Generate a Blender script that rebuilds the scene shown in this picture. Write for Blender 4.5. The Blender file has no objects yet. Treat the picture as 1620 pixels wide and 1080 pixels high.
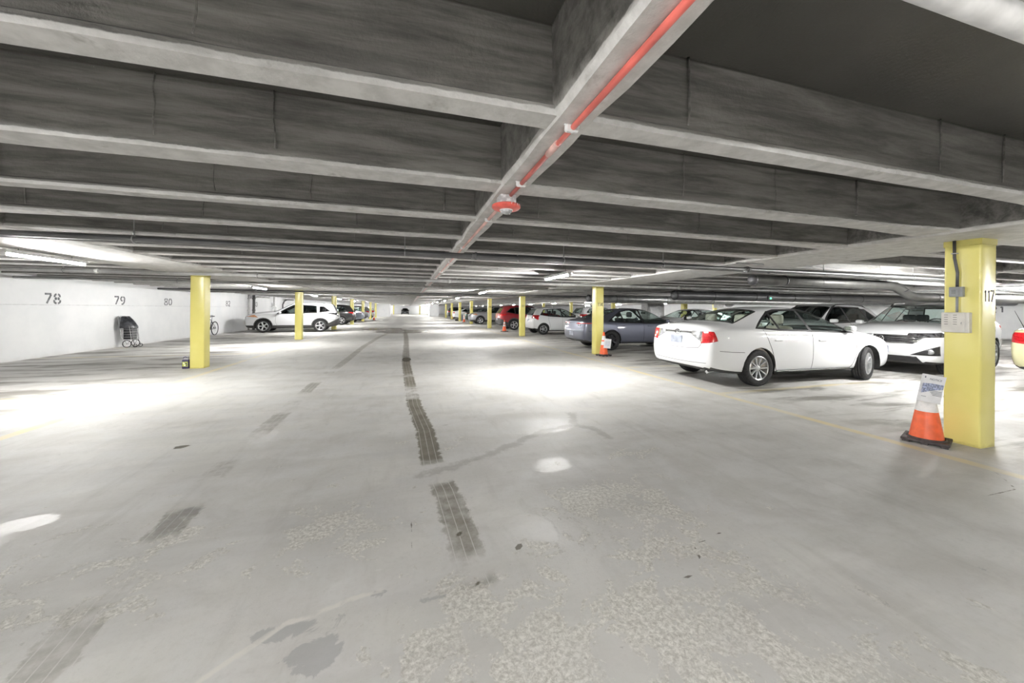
import bpy, bmesh, math, random
import numpy as np
from mathutils import Vector, Matrix
from mathutils.bvhtree import BVHTree

scene = bpy.context.scene
COL = scene.collection
PI = math.pi

# ------------------------------------------------------------------ camera
CAM_H = 1.37
cam_data = bpy.data.cameras.new('camera')
cam = bpy.data.objects.new('camera', cam_data)
COL.objects.link(cam)
cam_data.sensor_fit = 'HORIZONTAL'
cam_data.sensor_width = 36.0
cam_data.lens = 569.0 / 1620.0 * 36.0
cam_data.shift_y = -50.7 / 1620.0
cam_data.clip_start = 0.02
cam_data.clip_end = 400
YAW = math.atan(165 / 569.0)
ROLL = 0.0078
_f = Vector((math.sin(YAW), math.cos(YAW), 0))
_r0 = Vector((math.cos(YAW), -math.sin(YAW), 0))
_r = _r0 * math.cos(ROLL) + Vector((0, 0, 1)) * math.sin(ROLL)
_u = Vector((0, 0, 1)) * math.cos(ROLL) - _r0 * math.sin(ROLL)
cam.matrix_world = Matrix(((_r.x, _u.x, -_f.x, 0), (_r.y, _u.y, -_f.y, 0), (_r.z, _u.z, -_f.z, CAM_H), (0, 0, 0, 1)))
scene.camera = cam

# ------------------------------------------------------------------ world and exposure (underground: only the lamps give light)
world = bpy.data.worlds.new('world')
scene.world = world
world.use_nodes = True
world.node_tree.nodes['Background'].inputs[0].default_value = (0.5, 0.52, 0.55, 1)
world.node_tree.nodes['Background'].inputs[1].default_value = 0.02
scene.view_settings.view_transform = 'Standard'
scene.view_settings.look = 'None'
scene.view_settings.gamma = 1.0
scene.view_settings.use_curve_mapping = False
scene.view_settings.exposure = 0.10
TUBE_POWER = 920.0

# ------------------------------------------------------------------ measures of the place (metres)
JOIST_Z = 2.142           # underside of joists, beams and girders
SLAB_Z = 2.49             # underside of the slab
ROW_X = [-4.45, 5.69, 15.83, 25.97]      # column rows
BAY = 7.72
COL_Y0 = 2.30
COLW = 0.265
WALL_L = -9.31
WALL_R = 31.0
Y_BACK = -13.0
Y_FAR = 97.0
JOIST_STEP = BAY / 9

# ------------------------------------------------------------------ node helper
class NT:
    def __init__(self, name):
        self.m = bpy.data.materials.new(name)
        self.m.use_nodes = True
        self.t = self.m.node_tree
        self.t.nodes.clear()
        self.out = self.t.nodes.new('ShaderNodeOutputMaterial')
    def n(self, typ, **kw):
        nd = self.t.nodes.new(typ)
        for k, v in kw.items():
            if k.startswith('i_'):
                key = k[2:].replace('_', ' ')
                nd.inputs[key].default_value = v
            else:
                setattr(nd, k, v)
        return nd
    def l(self, a, b):
        self.t.links.new(a, b)
    def set(self, sock, v):
        if hasattr(v, 'is_output') or isinstance(v, bpy.types.NodeSocket):
            self.l(v, sock)
        else:
            sock.default_value = v
    def math(self, op, a, b=None, c=None, clamp=False):
        nd = self.n('ShaderNodeMath', operation=op, use_clamp=clamp)
        self.set(nd.inputs[0], a)
        if b is not None:
            self.set(nd.inputs[1], b)
        if c is not None:
            self.set(nd.inputs[2], c)
        return nd.outputs[0]
    def ramp(self, v, lo, hi, a=0.0, b=1.0, smooth=True):
        nd = self.n('ShaderNodeMapRange', interpolation_type='SMOOTHSTEP' if smooth else 'LINEAR')
        self.set(nd.inputs['Value'], v)
        self.set(nd.inputs['From Min'], lo); self.set(nd.inputs['From Max'], hi)
        self.set(nd.inputs['To Min'], a); self.set(nd.inputs['To Max'], b)
        return nd.outputs[0]
    def mix(self, f, a, b, mode='MIX'):
        nd = self.n('ShaderNodeMix', data_type='RGBA', blend_type=mode)
        self.set(nd.inputs[0], f)
        for s, v in ((nd.inputs[6], a), (nd.inputs[7], b)):
            if isinstance(v, tuple) and len(v) == 3:
                v = (*v, 1)
            self.set(s, v)
        return nd.outputs[2]
    def coords(self, which='Object'):
        return self.n('ShaderNodeTexCoord').outputs[which]
    def pos(self):
        return self.n('ShaderNodeNewGeometry').outputs['Position']
    def noise(self, vec, scale, detail=4, rough=0.55, dist=0.0, sc=None):
        if sc is not None:
            mp = self.n('ShaderNodeMapping')
            mp.inputs['Scale'].default_value = sc
            self.l(vec, mp.inputs['Vector'])
            vec = mp.outputs[0]
        nd = self.n('ShaderNodeTexNoise')
        self.l(vec, nd.inputs['Vector'])
        nd.inputs['Scale'].default_value = scale
        nd.inputs['Detail'].default_value = detail
        nd.inputs['Roughness'].default_value = rough
        nd.inputs['Distortion'].default_value = dist
        return nd.outputs[0]
    def bump(self, h, strength=0.3, dist=0.01):
        nd = self.n('ShaderNodeBump')
        nd.inputs['Strength'].default_value = strength
        nd.inputs['Distance'].default_value = dist
        self.l(h, nd.inputs['Height'])
        return nd.outputs[0]
    def bsdf(self, color=(0.5, 0.5, 0.5), rough=0.5, metallic=0.0, normal=None, coat=0.0, coat_rough=0.03, spec=0.5, **kw):
        p = self.n('ShaderNodeBsdfPrincipled')
        if isinstance(color, tuple) and len(color) == 3:
            color = (*color, 1)
        self.set(p.inputs['Base Color'], color)
        self.set(p.inputs['Roughness'], rough)
        self.set(p.inputs['Metallic'], metallic)
        self.set(p.inputs['Specular IOR Level'], spec)
        self.set(p.inputs['Coat Weight'], coat)
        self.set(p.inputs['Coat Roughness'], coat_rough)
        if normal is not None:
            self.l(normal, p.inputs['Normal'])
        for k, v in kw.items():
            self.set(p.inputs[k.replace('_', ' ')], v)
        self.l(p.outputs[0], self.out.inputs['Surface'])
        return p

MATS = {}
def simple(name, color, rough=0.5, metallic=0.0, coat=0.0, spec=0.5, noise=0.06, scale=12.0, bump=0.0):
    """procedural plain material: a little mottling so that no surface is dead flat"""
    if name in MATS:
        return MATS[name]
    t = NT(name)
    c = t.coords('Object')
    nz = t.noise(c, scale, 3)
    dark = tuple(max(0.0, v * (1 - noise * 2.2)) for v in color)
    lite = tuple(min(1.0, v * (1 + noise * 1.2)) for v in color)
    colr = t.mix(t.ramp(nz, 0.35, 0.65), dark, lite)
    nrm = t.bump(t.noise(c, scale * 6, 3), bump, 0.004) if bump else None
    t.bsdf(colr, rough, metallic, nrm, coat, 0.04, spec)
    MATS[name] = t.m
    return t.m

# ------------------------------------------------------------------ object helpers
def link(name, mesh, mat=None, parent=None, loc=None, rot=None):
    o = bpy.data.objects.new(name, mesh)
    COL.objects.link(o)
    if mat is not None:
        for m in (mat if isinstance(mat, (list, tuple)) else [mat]):
            if mesh.materials.find(m.name) < 0 or isinstance(mat, (list, tuple)):
                mesh.materials.append(m)
    if parent is not None:
        o.parent = parent
    if loc is not None:
        o.location = loc
    if rot is not None:
        o.rotation_euler = rot
    return o

def obj(name, bm, mat=None, parent=None, loc=None, rot=None, smooth=None):
    me = bpy.data.meshes.new(name)
    bm.normal_update()
    bm.to_mesh(me)
    bm.free()
    if smooth is not None:
        shade(me, smooth)
    return link(name, me, mat, parent, loc, rot)

def shade(me, angle=35):
    """smooth shading with sharp edges above the angle"""
    b = bmesh.new(); b.from_mesh(me)
    a = math.radians(angle)
    for f in b.faces:
        f.smooth = True
    for e in b.edges:
        if len(e.link_faces) == 2:
            e.smooth = e.calc_face_angle(0) < a
        else:
            e.smooth = True
    b.to_mesh(me); b.free()

def empty(name, loc=(0, 0, 0), rz=0.0):
    o = bpy.data.objects.new(name, None)
    COL.objects.link(o)
    o.empty_display_size = 0.1
    o.location = loc
    o.rotation_euler = (0, 0, rz)
    return o

def tag(o, label=None, cat=None, group=None, kind=None):
    if label: o['label'] = label
    if cat: o['category'] = cat
    if group: o['group'] = group
    if kind: o['kind'] = kind
    return o

def copy_tree(o, parent=None):
    c = o.copy(); COL.objects.link(c)
    if parent is not None:
        c.parent = parent
    for ch in o.children:
        copy_tree(ch, c)
    return c

def box(bm, lo, hi, mi=0, rot=None):
    x0, y0, z0 = lo; x1, y1, z1 = hi
    vs = [bm.verts.new(p) for p in ((x0, y0, z0), (x1, y0, z0), (x1, y1, z0), (x0, y1, z0), (x0, y0, z1), (x1, y0, z1), (x1, y1, z1), (x0, y1, z1))]
    fs = []
    for idx in ((3, 2, 1, 0), (4, 5, 6, 7), (0, 1, 5, 4), (1, 2, 6, 5), (2, 3, 7, 6), (3, 0, 4, 7)):
        f = bm.faces.new([vs[i] for i in idx]); f.material_index = mi; fs.append(f)
    return vs, fs

def bbox(bm, lo, hi, bev=0.01, seg=2, mi=0):
    """bevelled box"""
    vs, fs = box(bm, lo, hi, mi)
    es = list({e for f in fs for e in f.edges})
    r = bmesh.ops.bevel(bm, geom=es, offset=bev, segments=seg, affect='EDGES', profile=0.5)
    for f in r['faces']:
        f.material_index = mi
    return r

def ring_pts(c, u, v, r, n):
    return [c + u * (r * math.cos(2 * PI * i / n)) + v * (r * math.sin(2 * PI * i / n)) for i in range(n)]

def tube(bm, pts, r, n=8, mi=0, closed=False, caps=True):
    """tube along a polyline; r may be a list"""
    P = [Vector(p) for p in pts]
    rings = []
    m = len(P)
    prev_u = None
    for i, p in enumerate(P):
        if closed:
            d = (P[(i + 1) % m] - P[i - 1])
        elif i == 0:
            d = P[1] - P[0]
        elif i == m - 1:
            d = P[-1] - P[-2]
        else:
            d = (P[i + 1] - p).normalized() + (p - P[i - 1]).normalized()
        if d.length < 1e-9:
            d = Vector((0, 0, 1))
        d.normalize()
        if prev_u is None:
            a = Vector((0, 0, 1)) if abs(d.z) < 0.9 else Vector((1, 0, 0))
            u = d.cross(a).normalized()
        else:
            u = (prev_u - d * prev_u.dot(d))
            if u.length < 1e-6:
                u = d.cross(Vector((0, 0, 1)))
            u.normalize()
        prev_u = u
        v = d.cross(u)
        rr = r[i] if isinstance(r, (list, tuple)) else r
        rings.append([bm.verts.new(q) for q in ring_pts(p, u, v, rr, n)])
    k = m if closed else m - 1
    for i in range(k):
        a, b = rings[i], rings[(i + 1) % m]
        for j in range(n):
            f = bm.faces.new((a[j], a[(j + 1) % n], b[(j + 1) % n], b[j])); f.material_index = mi; f.smooth = True
    if caps and not closed:
        f = bm.faces.new(list(reversed(rings[0]))); f.material_index = mi
        f = bm.faces.new(rings[-1]); f.material_index = mi

def lathe(bm, prof, axis='z', n=24, c=(0, 0, 0), mi=0, smooth=True, cap=False):
    """revolve (radius, height) pairs"""
    c = Vector(c)
    rings = []
    for r, h in prof:
        row = []
        for i in range(n):
            a = 2 * PI * i / n
            x, y = r * math.cos(a), r * math.sin(a)
            p = {'z': (x, y, h), 'y': (x, h, y), 'x': (h, x, y)}[axis]
            row.append(bm.verts.new(c + Vector(p)))
        rings.append(row)
    for a, b in zip(rings[:-1], rings[1:]):
        for j in range(n):
            q = (a[j], a[(j + 1) % n], b[(j + 1) % n], b[j])
            if axis == 'y':
                q = q[::-1]
            f = bm.faces.new(q); f.material_index = mi; f.smooth = smooth
    if cap:
        for row, rev in ((rings[0], True), (rings[-1], False)):
            f = bm.faces.new(row[::-1] if rev != (axis == 'y') else row); f.material_index = mi
    return rings

# stroke lettering: stencil digits laid out as flat ribbons, u right and v up, one unit high
def _arc(cx, cy, rx, ry, a0, a1, n=8):
    return [(cx + rx * math.cos(math.radians(a0 + (a1 - a0) * i / n)), cy + ry * math.sin(math.radians(a0 + (a1 - a0) * i / n))) for i in range(n + 1)]
DIGIT = {
    '0': [_arc(.28, .5, .22, .44, 100, 260), _arc(.28, .5, .22, .44, 80, -80)],
    '1': [[(.14, .80), (.28, .94)], [(.28, .94), (.28, .06)]],
    '2': [_arc(.28, .70, .21, .24, 165, -30), [(.46, .56), (.08, .07)], [(.08, .06), (.50, .06)]],
    '4': [[(.40, .06), (.40, .94)], [(.37, .92), (.05, .34)], [(.05, .30), (.52, .30)]],
    '7': [[(.06, .94), (.52, .94)], [(.50, .88), (.20, .06)]],
    '8': [_arc(.28, .73, .19, .21, 105, 200), _arc(.28, .73, .19, .21, 75, -20), _arc(.28, .73, .19, .21, 215, 262, 4), _arc(.28, .73, .19, .21, -35, -82, 4),
          _arc(.28, .28, .22, .22, 155, 258), _arc(.28, .28, .22, .22, 25, -78), _arc(.28, .28, .22, .22, 98, 140, 4), _arc(.28, .28, .22, .22, 82, 40, 4)],
    '9': [_arc(.28, .70, .21, .24, 100, 260), _arc(.28, .70, .21, .24, 80, -60), [(.49, .66), (.46, .38), (.36, .14), (.16, .06)]],
    '3': [_arc(.26, .72, .2, .22, 150, -80), _arc(.26, .28, .22, .22, 80, -150)],
    '5': [[(.48, .94), (.12, .94)], [(.12, .88), (.10, .55)], _arc(.27, .31, .22, .25, 130, -140)],
}
def digits(text, height, stroke, depth=0.002, wide=1.0):
    bm = bmesh.new()
    x = 0.0
    for ch in text:
        for st in DIGIT[ch]:
            pts = [Vector((x + p[0] * height * wide, p[1] * height)) for p in st]
            L, R = [], []
            for i, p in enumerate(pts):
                d = (pts[min(i + 1, len(pts) - 1)] - pts[max(i - 1, 0)]).normalized()
                nn = Vector((-d.y, d.x)) * stroke / 2
                L.append(p + nn); R.append(p - nn)
            vl = [bm.verts.new((q.x, q.y, 0)) for q in L]; vr = [bm.verts.new((q.x, q.y, 0)) for q in R]
            for i in range(len(pts) - 1):
                bm.faces.new((vr[i], vr[i + 1], vl[i + 1], vl[i]))
        x += height * wide * (0.46 if ch == '1' else 0.66)
    for v in bm.verts:
        v.co.x -= (x - height * wide * 0.1) / 2
    ext = bmesh.ops.extrude_face_region(bm, geom=bm.faces[:])
    for v in [g for g in ext['geom'] if isinstance(g, bmesh.types.BMVert)]:
        v.co.z += depth
    bmesh.ops.recalc_face_normals(bm, faces=bm.faces[:])
    return bm

def text_mesh(name, s, size, depth=0.001):
    cu = bpy.data.curves.new(name, 'FONT')
    cu.body = s; cu.size = size; cu.align_x = 'CENTER'; cu.align_y = 'CENTER'; cu.extrude = depth
    cu.resolution_u = 2
    o = bpy.data.objects.new(name, cu); COL.objects.link(o)
    bpy.context.view_layer.update()
    me = bpy.data.meshes.new_from_object(o.evaluated_get(bpy.context.evaluated_depsgraph_get()))
    bpy.data.objects.remove(o); bpy.data.curves.remove(cu)
    return me
# ================================================================== THE SETTING
# ------------------------------------------------------------------ floor
FLOOR_FEATURES = dict(
    trackR=[(-0.17, 24.0), (-0.05, 17.3), (-0.04, 12.0), (-0.03, 9.4), (0.05, 6.9), (0.10, 5.3), (0.20, 4.18), (0.22, 3.25), (0.29, 2.75), (0.32, 2.28), (0.335, 1.98), (0.36, 1.70)],
    trackL=[(-0.67, 24.7), (-1.3, 18.28), (-1.51, 13.85), (-1.54, 10.02), (-1.61, 7.34), (-1.57, 6.04), (-1.54, 4.99), (-1.53, 4.24), (-1.51, 3.57), (-1.42, 2.86), (-1.40, 2.5), (-1.37, 2.16), (-1.32, 1.79)],
    # along-track strength: (distance Y, strength)
    sR=[(1.70, 0.0), (1.76, .35), (1.86, .1), (1.95, .25), (2.05, .45), (2.3, .55), (2.6, .5), (2.85, .5), (2.95, .0), (3.2, .0), (3.26, .45), (3.45, .8), (3.9, .95), (4.5, .95), (4.9, .9), (5.5, .95), (5.75, .35), (5.95, .45), (6.1, .2), (6.5, .35), (6.8, .85), (7.4, .7), (7.6, .3), (8.0, .9), (9.6, 1.0), (9.9, .6), (11, .55), (13, .5), (17, .55), (24, .8)],
    sL=[(1.7, .5), (2.1, .35), (2.3, .0), (2.55, .05), (2.65, .55), (2.9, .6), (3.0, .2), (3.3, .0), (3.5, .3), (3.75, .25), (3.9, .05), (4.15, .1), (4.3, .1), (4.55, .35), (4.9, .45), (5.2, .6), (5.4, .1), (5.9, .3), (6.1, .1), (6.4, .1), (6.6, .7), (7.2, .75), (7.4, .2), (8.2, .1), (8.4, .45), (8.6, .1), (9.3, .6), (11, .55), (14, .6), (20, .55), (24, .8)],
    cracks=[[(-0.25, 4.18), (0.18, 4.25), (0.55, 4.31)], [(0.03, 2.40), (0.045, 2.23), (0.02, 2.10)],
            [(4.91, 1.84), (4.67, 1.66), (4.54, 1.59), (4.19, 1.6), (4.05, 1.53)], [(1.28, 1.5), (1.46, 1.54), (1.57, 1.63), (1.62, 1.72), (1.89, 1.78)]],
    seepage=[[(0.10, 3.05), (0.36, 3.13), (0.53, 3.21), (0.79, 3.35), (1.1, 3.53), (1.3, 3.68), (1.48, 3.79), (1.7, 3.86), (1.89, 3.91), (2.02, 4.12), (2.10, 4.34)], [(1.89, 3.91), (2.08, 3.72), (2.09, 3.46)]],
    palecrack=[[(-0.75, 1.56), (-0.69, 1.61), (-0.59, 1.69), (-0.5, 1.77), (-0.38, 1.79), (-0.23, 1.84), (-0.09, 1.86)]],
    yellow=[[(-4.02, -12), (-4.02, 60)], [(-9.2, 7.1), (-4.0, 7.1)], [(-9.2, 4.6), (-4.0, 4.6)], [(-9.2, 14.9), (-4.0, 14.9)], [(-9.2, 12.4), (-4.0, 12.4)], [(-9.2, 20.2), (-4.0, 20.2)],
            [(4.95, -12), (4.95, 60)], [(4.95, 4.77), (10.0, 4.85)], [(4.95, 7.5), (10.0, 7.5)], [(4.95, 12.5), (10, 12.5)], [(4.95, 15.1), (10, 15.1)], [(4.95, 20.2), (10, 20.2)]],
)

def seg_dist(P, poly):
    """distance, signed side offset and y of the foot point from points to a polyline"""
    best = np.full(len(P), 1e3); side = np.zeros(len(P)); yy = np.zeros(len(P))
    for (ax, ay), (bx, by) in zip(poly[:-1], poly[1:]):
        d = np.array([bx - ax, by - ay]); L = np.hypot(*d); d = d / L
        rx, ry = P[:, 0] - ax, P[:, 1] - ay
        t = np.clip(rx * d[0] + ry * d[1], 0, L)
        qx, qy = rx - t * d[0], ry - t * d[1]
        ds = np.hypot(qx, qy)
        m = ds < best
        best[m] = ds[m]
        side[m] = (d[0] * ry - d[1] * rx)[m]
        yy[m] = (ay + t * d[1])[m]
    return best, side, yy

def blob(P, x, y, rx, ry, soft=0.5):
    d = np.hypot((P[:, 0] - x) / rx, (P[:, 1] - y) / ry)
    return np.clip((1 - d) / soft, 0, 1)

def floor_mesh():
    verts, faces = [], []
    base = 0
    tiles = [(-9.31, 8.99, 0.30, 14.0, 0.035), (-9.31, 8.99, 14.0, 34.0, 0.13),
             (-9.9, 31.0, -13.0, 0.30, 2.0), (8.99, 31.0, 0.30, 34.0, 1.5), (-9.9, -9.31, 0.3, 34.0, 2.0), (-9.9, 31.0, 34.0, 97.5, 2.5)]
    for x0, x1, y0, y1, st in tiles:
        nx = max(2, int(round((x1 - x0) / st)) + 1); ny = max(2, int(round((y1 - y0) / st)) + 1)
        X, Y = np.meshgrid(np.linspace(x0, x1, nx), np.linspace(y0, y1, ny))
        verts.append(np.stack([X.ravel(), Y.ravel(), np.zeros(X.size)], 1))
        i = (np.arange(ny - 1)[:, None] * nx + np.arange(nx - 1)[None, :]).ravel() + base
        faces.append(np.stack([i, i + 1, i + nx + 1, i + nx], 1))
        base += X.size
    V = np.concatenate(verts); F = np.concatenate(faces)
    me = bpy.data.meshes.new('floor')
    me.vertices.add(len(V)); me.vertices.foreach_set('co', V.astype(np.float32).ravel())
    me.loops.add(F.size); me.loops.foreach_set('vertex_index', F.astype(np.int32).ravel())
    me.polygons.add(len(F)); me.polygons.foreach_set('loop_start', (np.arange(len(F)) * 4).astype(np.int32))
    me.update(calc_edges=True); me.validate()
    P = V[:, :2]
    ff = FLOOR_FEATURES
    def put(name, a):
        at = me.attributes.new(name, 'FLOAT', 'POINT'); at.data.foreach_set('value', a.astype(np.float32))
    for nm, tr, st, hw in (('R', 'trackR', 'sR', 0.105), ('L', 'trackL', 'sL', 0.10)):
        d, side, yy = seg_dist(P, ff[tr])
        s = np.interp(yy, [a for a, b in ff[st]], [b for a, b in ff[st]])
        s[d > 0.6] = 0
        put('track_u' + nm, np.clip(side / hw, -3, 3)); put('track_s' + nm, s)
    for nm in ('cracks', 'seepage', 'palecrack', 'yellow'):
        d = np.full(len(P), 9.0)
        for poly in ff[nm]:
            d = np.minimum(d, seg_dist(P, poly)[0])
        put(nm, np.clip(d, 0, 1))
    # worn, scaled patches where the paste has come off
    fl = np.maximum.reduce([blob(P, 1.3, 0.9, 1.15, 1.3, .7), blob(P, 1.45, 2.2, .75, .75, .7), blob(P, 0.35, 1.2, .8, 1.0, .6), blob(P, -0.45, 2.45, .55, .5, .7), blob(P, -1.6, 2.3, .9, .7, .8) * .8,
                            blob(P, 0.6, 1.8, .5, .5, .8) * .7, blob(P, .3, 3.7, .8, .6, .8) * .4, blob(P, 2.0, 2.9, .7, .7, .8) * .35])
    put('flake', fl)
    gl = np.maximum.reduce([blob(P, 1.25, 2.95, .42, .42, .8) * .55, blob(P, 1.45, 4.0, .75, .42, .6) * .75, blob(P, 0.7, 3.6, .35, .3, .6) * .6, blob(P, -2.6, 2.75, .8, 1.0, .9) * .6, blob(P, -1.45, 4.4, .16, .3, .6),
                            blob(P, .75, 2.1, .2, .25, .5), blob(P, -1.55, 9.0, .14, 1.0, .4), blob(P, -2.3, 3.02, .16, .10, .3) * 1.4, blob(P, -3.2, 5.5, 1.2, 1.2, .8) * .5])
    put('film', np.clip(gl, 0, 1.4))
    wet = np.maximum.reduce([blob(P, -0.3, 22.5, 1.9, 2.2, .6), blob(P, -1.6, 25.3, 1.6, 2.0, .6), blob(P, -2.12, 4.28, .07, .035, .4), blob(P, -0.67, 1.86, .012, .012, .5), blob(P, -0.02, 10.1, .13, .5, .4),
                             blob(P, 0.30, 2.18, .02, .03, .5), blob(P, 0.335, 1.78, .02, .02, .5), blob(P, .62, 1.98, .02, .02, .4)])
    put('wet', wet)
    grey = np.maximum.reduce([blob(P, -0.34, 1.58, .13, .10, .4), blob(P, -0.5, 1.72, .28, .07, .6) * .8, blob(P, -.12, 1.83, .06, .03, .5), blob(P, -1.39, 2.80, .12, .2, .3) * .7, blob(P, 0.13, 1.74, .1, .03, .5) * .7])
    put('greypatch', grey)
    smooth = np.clip((P[:, 0] - (2.55 + 0.15 * np.sin(P[:, 1] * 2.1))) / .5, 0, 1) * np.clip((6.5 - P[:, 1]) / 2.5, 0, 1)
    put('troweled', smooth)
    stall = np.maximum(np.clip((-4.3 - P[:, 0]) / .8, 0, 1), np.clip((P[:, 0] - 5.1) / .8, 0, 1))
    put('stall', stall)
    return me

def floor_material():
    t = NT('worn_concrete_floor')
    p = t.pos()
    A = lambda n: t.n('ShaderNodeAttribute', attribute_name=n).outputs['Fac']
    big = t.noise(p, 0.55, 4, .55)
    mid = t.noise(p, 2.6, 5, .6)
    fine = t.noise(p, 34, 5, .7)
    pit = t.noise(p, 95, 3, .7)
    # flakes
    nf = t.noise(p, 5.5, 12, .74, .7)
    nf2 = t.noise(p, 3.2, 3, .5)
    reg = t.math('ADD', t.math('MULTIPLY', A('flake'), 0.21), t.math('MULTIPLY', t.math('SUBTRACT', nf2, .5), .45))
    fv = t.math('ADD', t.math('ADD', nf, reg), t.math('MULTIPLY', A('troweled'), -.22))
    flake = t.ramp(fv, .64, .68)
    flake_soft = t.ramp(fv, .60, .86)
    col = t.mix(t.ramp(big, .32, .68), (.54, .53, .505), (.66, .65, .62))
    col = t.mix(t.ramp(mid, .38, .66), col, (.61, .605, .59))
    col = t.mix(t.math('MULTIPLY', A('troweled'), .65), col, t.mix(t.ramp(mid, .3, .7), (.53, .525, .505), (.64, .635, .615)))
    col = t.mix(t.math('MULTIPLY', t.ramp(fine, .45, .75), .22), col, (.42, .41, .385))
    streak = t.noise(p, 2.2, 6, .66, .3, sc=(2.6, .55, 1))
    col = t.mix(t.math('MULTIPLY', t.ramp(streak, .50, .72), .30), col, (.40, .39, .365))
    cloud = t.noise(p, 1.25, 7, .68, .5)
    col = t.mix(t.math('MULTIPLY', t.ramp(cloud, .52, .68), .34), col, (.40, .385, .36))
    col = t.mix(t.math('MULTIPLY', t.ramp(cloud, .46, .34), .30), col, (.72, .71, .69))
    scuff = t.ramp(t.noise(p, 3.0, 8, .72, .2, sc=(.8, 2.6, 1)), .66, .72)
    col = t.mix(t.math('MULTIPLY', scuff, .4), col, (.74, .735, .72))
    grit = t.noise(p, 48, 9, .78, .4)
    col = t.mix(t.math('MULTIPLY', A('flake'), .45), col, (.43, .425, .405))
    flcol = t.mix(t.ramp(grit, .36, .66), (.40, .385, .345), (.80, .785, .735))
    col = t.mix(t.math('MULTIPLY', flake, t.ramp(nf2, .35, .65, .55, .85)), col, flcol)
    # pits
    pits = t.math('MAXIMUM', t.ramp(pit, .70, .74), t.math('MULTIPLY', t.ramp(t.noise(p, 30, 6, .7), .64, .68), t.math('MULTIPLY_ADD', A('flake'), .8, .15)))
    col = t.mix(t.math('MULTIPLY', pits, .55), col, (.20, .19, .17))
    # oily drips in the stalls, drag streaks across
    oil = t.noise(p, 1.1, 5, .62, .4, sc=(0.55, 2.4, 1))
    oilm = t.math('MULTIPLY', t.ramp(oil, .46, .64), t.math('MULTIPLY_ADD', A('stall'), .70, .10))
    col = t.mix(oilm, col, (.16, .148, .125))
    # yellow lines, worn
    yl = t.math('MULTIPLY', t.ramp(t.math('ADD', A('yellow'), t.math('MULTIPLY', t.math('SUBTRACT', fine, .5), .03)), .055, .068, 1, 0),
                t.ramp(t.math('ADD', t.math('MULTIPLY', mid, .6), t.math('MULTIPLY', big, .6)), .40, .76, .62, .10))
    col = t.mix(yl, col, (.80, .66, .30))
    # old grey mortar patches
    gp = t.ramp(t.math('ADD', A('greypatch'), t.math('MULTIPLY', t.math('SUBTRACT', nf, .5), 3.0)), .40, .62)
    col = t.mix(t.math('MULTIPLY', gp, .55), col, (.30, .305, .31))
    # cracks
    jit = t.math('MULTIPLY', t.math('SUBTRACT', t.noise(p, 16, 4, .6), .5), .022)
    ck = t.ramp(t.math('ABSOLUTE', t.math('ADD', A('cracks'), jit)), .002, .007, 1, 0)
    col = t.mix(t.math('MULTIPLY', ck, .8), col, (.10, .085, .06))
    sp = t.ramp(t.math('ADD', A('seepage'), t.math('MULTIPLY', t.math('SUBTRACT', t.noise(p, 7, 9, .72), .5), .28)), .015, .075, 1, 0)
    col = t.mix(t.math('MULTIPLY', sp, .42), col, (.26, .25, .225))
    pc = t.ramp(t.math('ADD', A('palecrack'), t.math('MULTIPLY', jit, .6)), .008, .02, 1, 0)
    col = t.mix(t.math('MULTIPLY', pc, .8), col, (.68, .66, .61))
    # tyre tracks of wet dirt with tread grooves
    tracks = None
    for nm, seed in (('R', 0), ('L', 3)):
        u = A('track_u' + nm); s = A('track_s' + nm)
        edge = t.ramp(t.math('ADD', t.math('ABSOLUTE', u), t.math('MULTIPLY', t.math('SUBTRACT', t.noise(p, 9, 8, .7), .5), 1.5)), .80, 1.05, 1, 0)
        gro = t.math('ABSOLUTE', t.math('SINE', t.math('MULTIPLY', t.math('ADD', u, .13), 5.6)))
        grv = t.ramp(gro, .05, .22, .25, 1)
        amt = t.ramp(t.math('ADD', s, t.math('MULTIPLY', t.math('SUBTRACT', t.noise(p, 7 + seed, 5, .6), .5), .9)), .12, .75)
        m = t.math('MULTIPLY', t.math('MULTIPLY', edge, amt), grv)
        if nm == 'L':
            m = t.math('MULTIPLY', m, .72)
        tracks = m if tracks is None else t.math('MAXIMUM', tracks, m)
    tdirt = t.mix(t.ramp(mid, .35, .65), (.075, .060, .028), (.17, .150, .105))
    col = t.mix(t.math('MULTIPLY', tracks, .86), col, tdirt)
    wet = t.ramp(t.math('ADD', A('wet'), t.math('MULTIPLY', t.math('SUBTRACT', mid, .5), .7)), .18, .4)
    col = t.mix(t.math('MULTIPLY', wet, .75), col, (.10, .088, .06))
    film = t.math('MULTIPLY', t.ramp(t.math('ADD', A('film'), t.math('MULTIPLY', t.math('SUBTRACT', nf, .5), 1.0)), .30, .50), t.math('SUBTRACT', 1.0, t.math('MULTIPLY', flake, .8)))
    # gloss
    rough = t.ramp(big, .3, .7, .68, .55)
    rough = t.math('MULTIPLY_ADD', flake, .25, rough)
    rough = t.math('MINIMUM', rough, t.math('MULTIPLY_ADD', film, -.24, .70))
    rough = t.math('MINIMUM', rough, t.math('MULTIPLY_ADD', tracks, -.26, .66))
    rough = t.math('MINIMUM', rough, t.math('MULTIPLY_ADD', wet, -.45, .66))
    h = t.math('ADD', t.math('MULTIPLY', fine, .35), t.math('MULTIPLY', pit, .25))
    h = t.math('SUBTRACT', h, t.math('MULTIPLY', flake, t.math('MULTIPLY_ADD', grit, -.7, .75)))
    h = t.math('SUBTRACT', h, t.math('MULTIPLY', ck, .8))
    h = t.math('MULTIPLY', h, t.math('SUBTRACT', 1.0, t.math('MULTIPLY', t.math('MAXIMUM', t.math('MAXIMUM', film, wet), 0.0), .8)))
    t.bsdf(col, rough, 0, t.bump(h, .5, .006), spec=.38)
    return t.m

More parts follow.
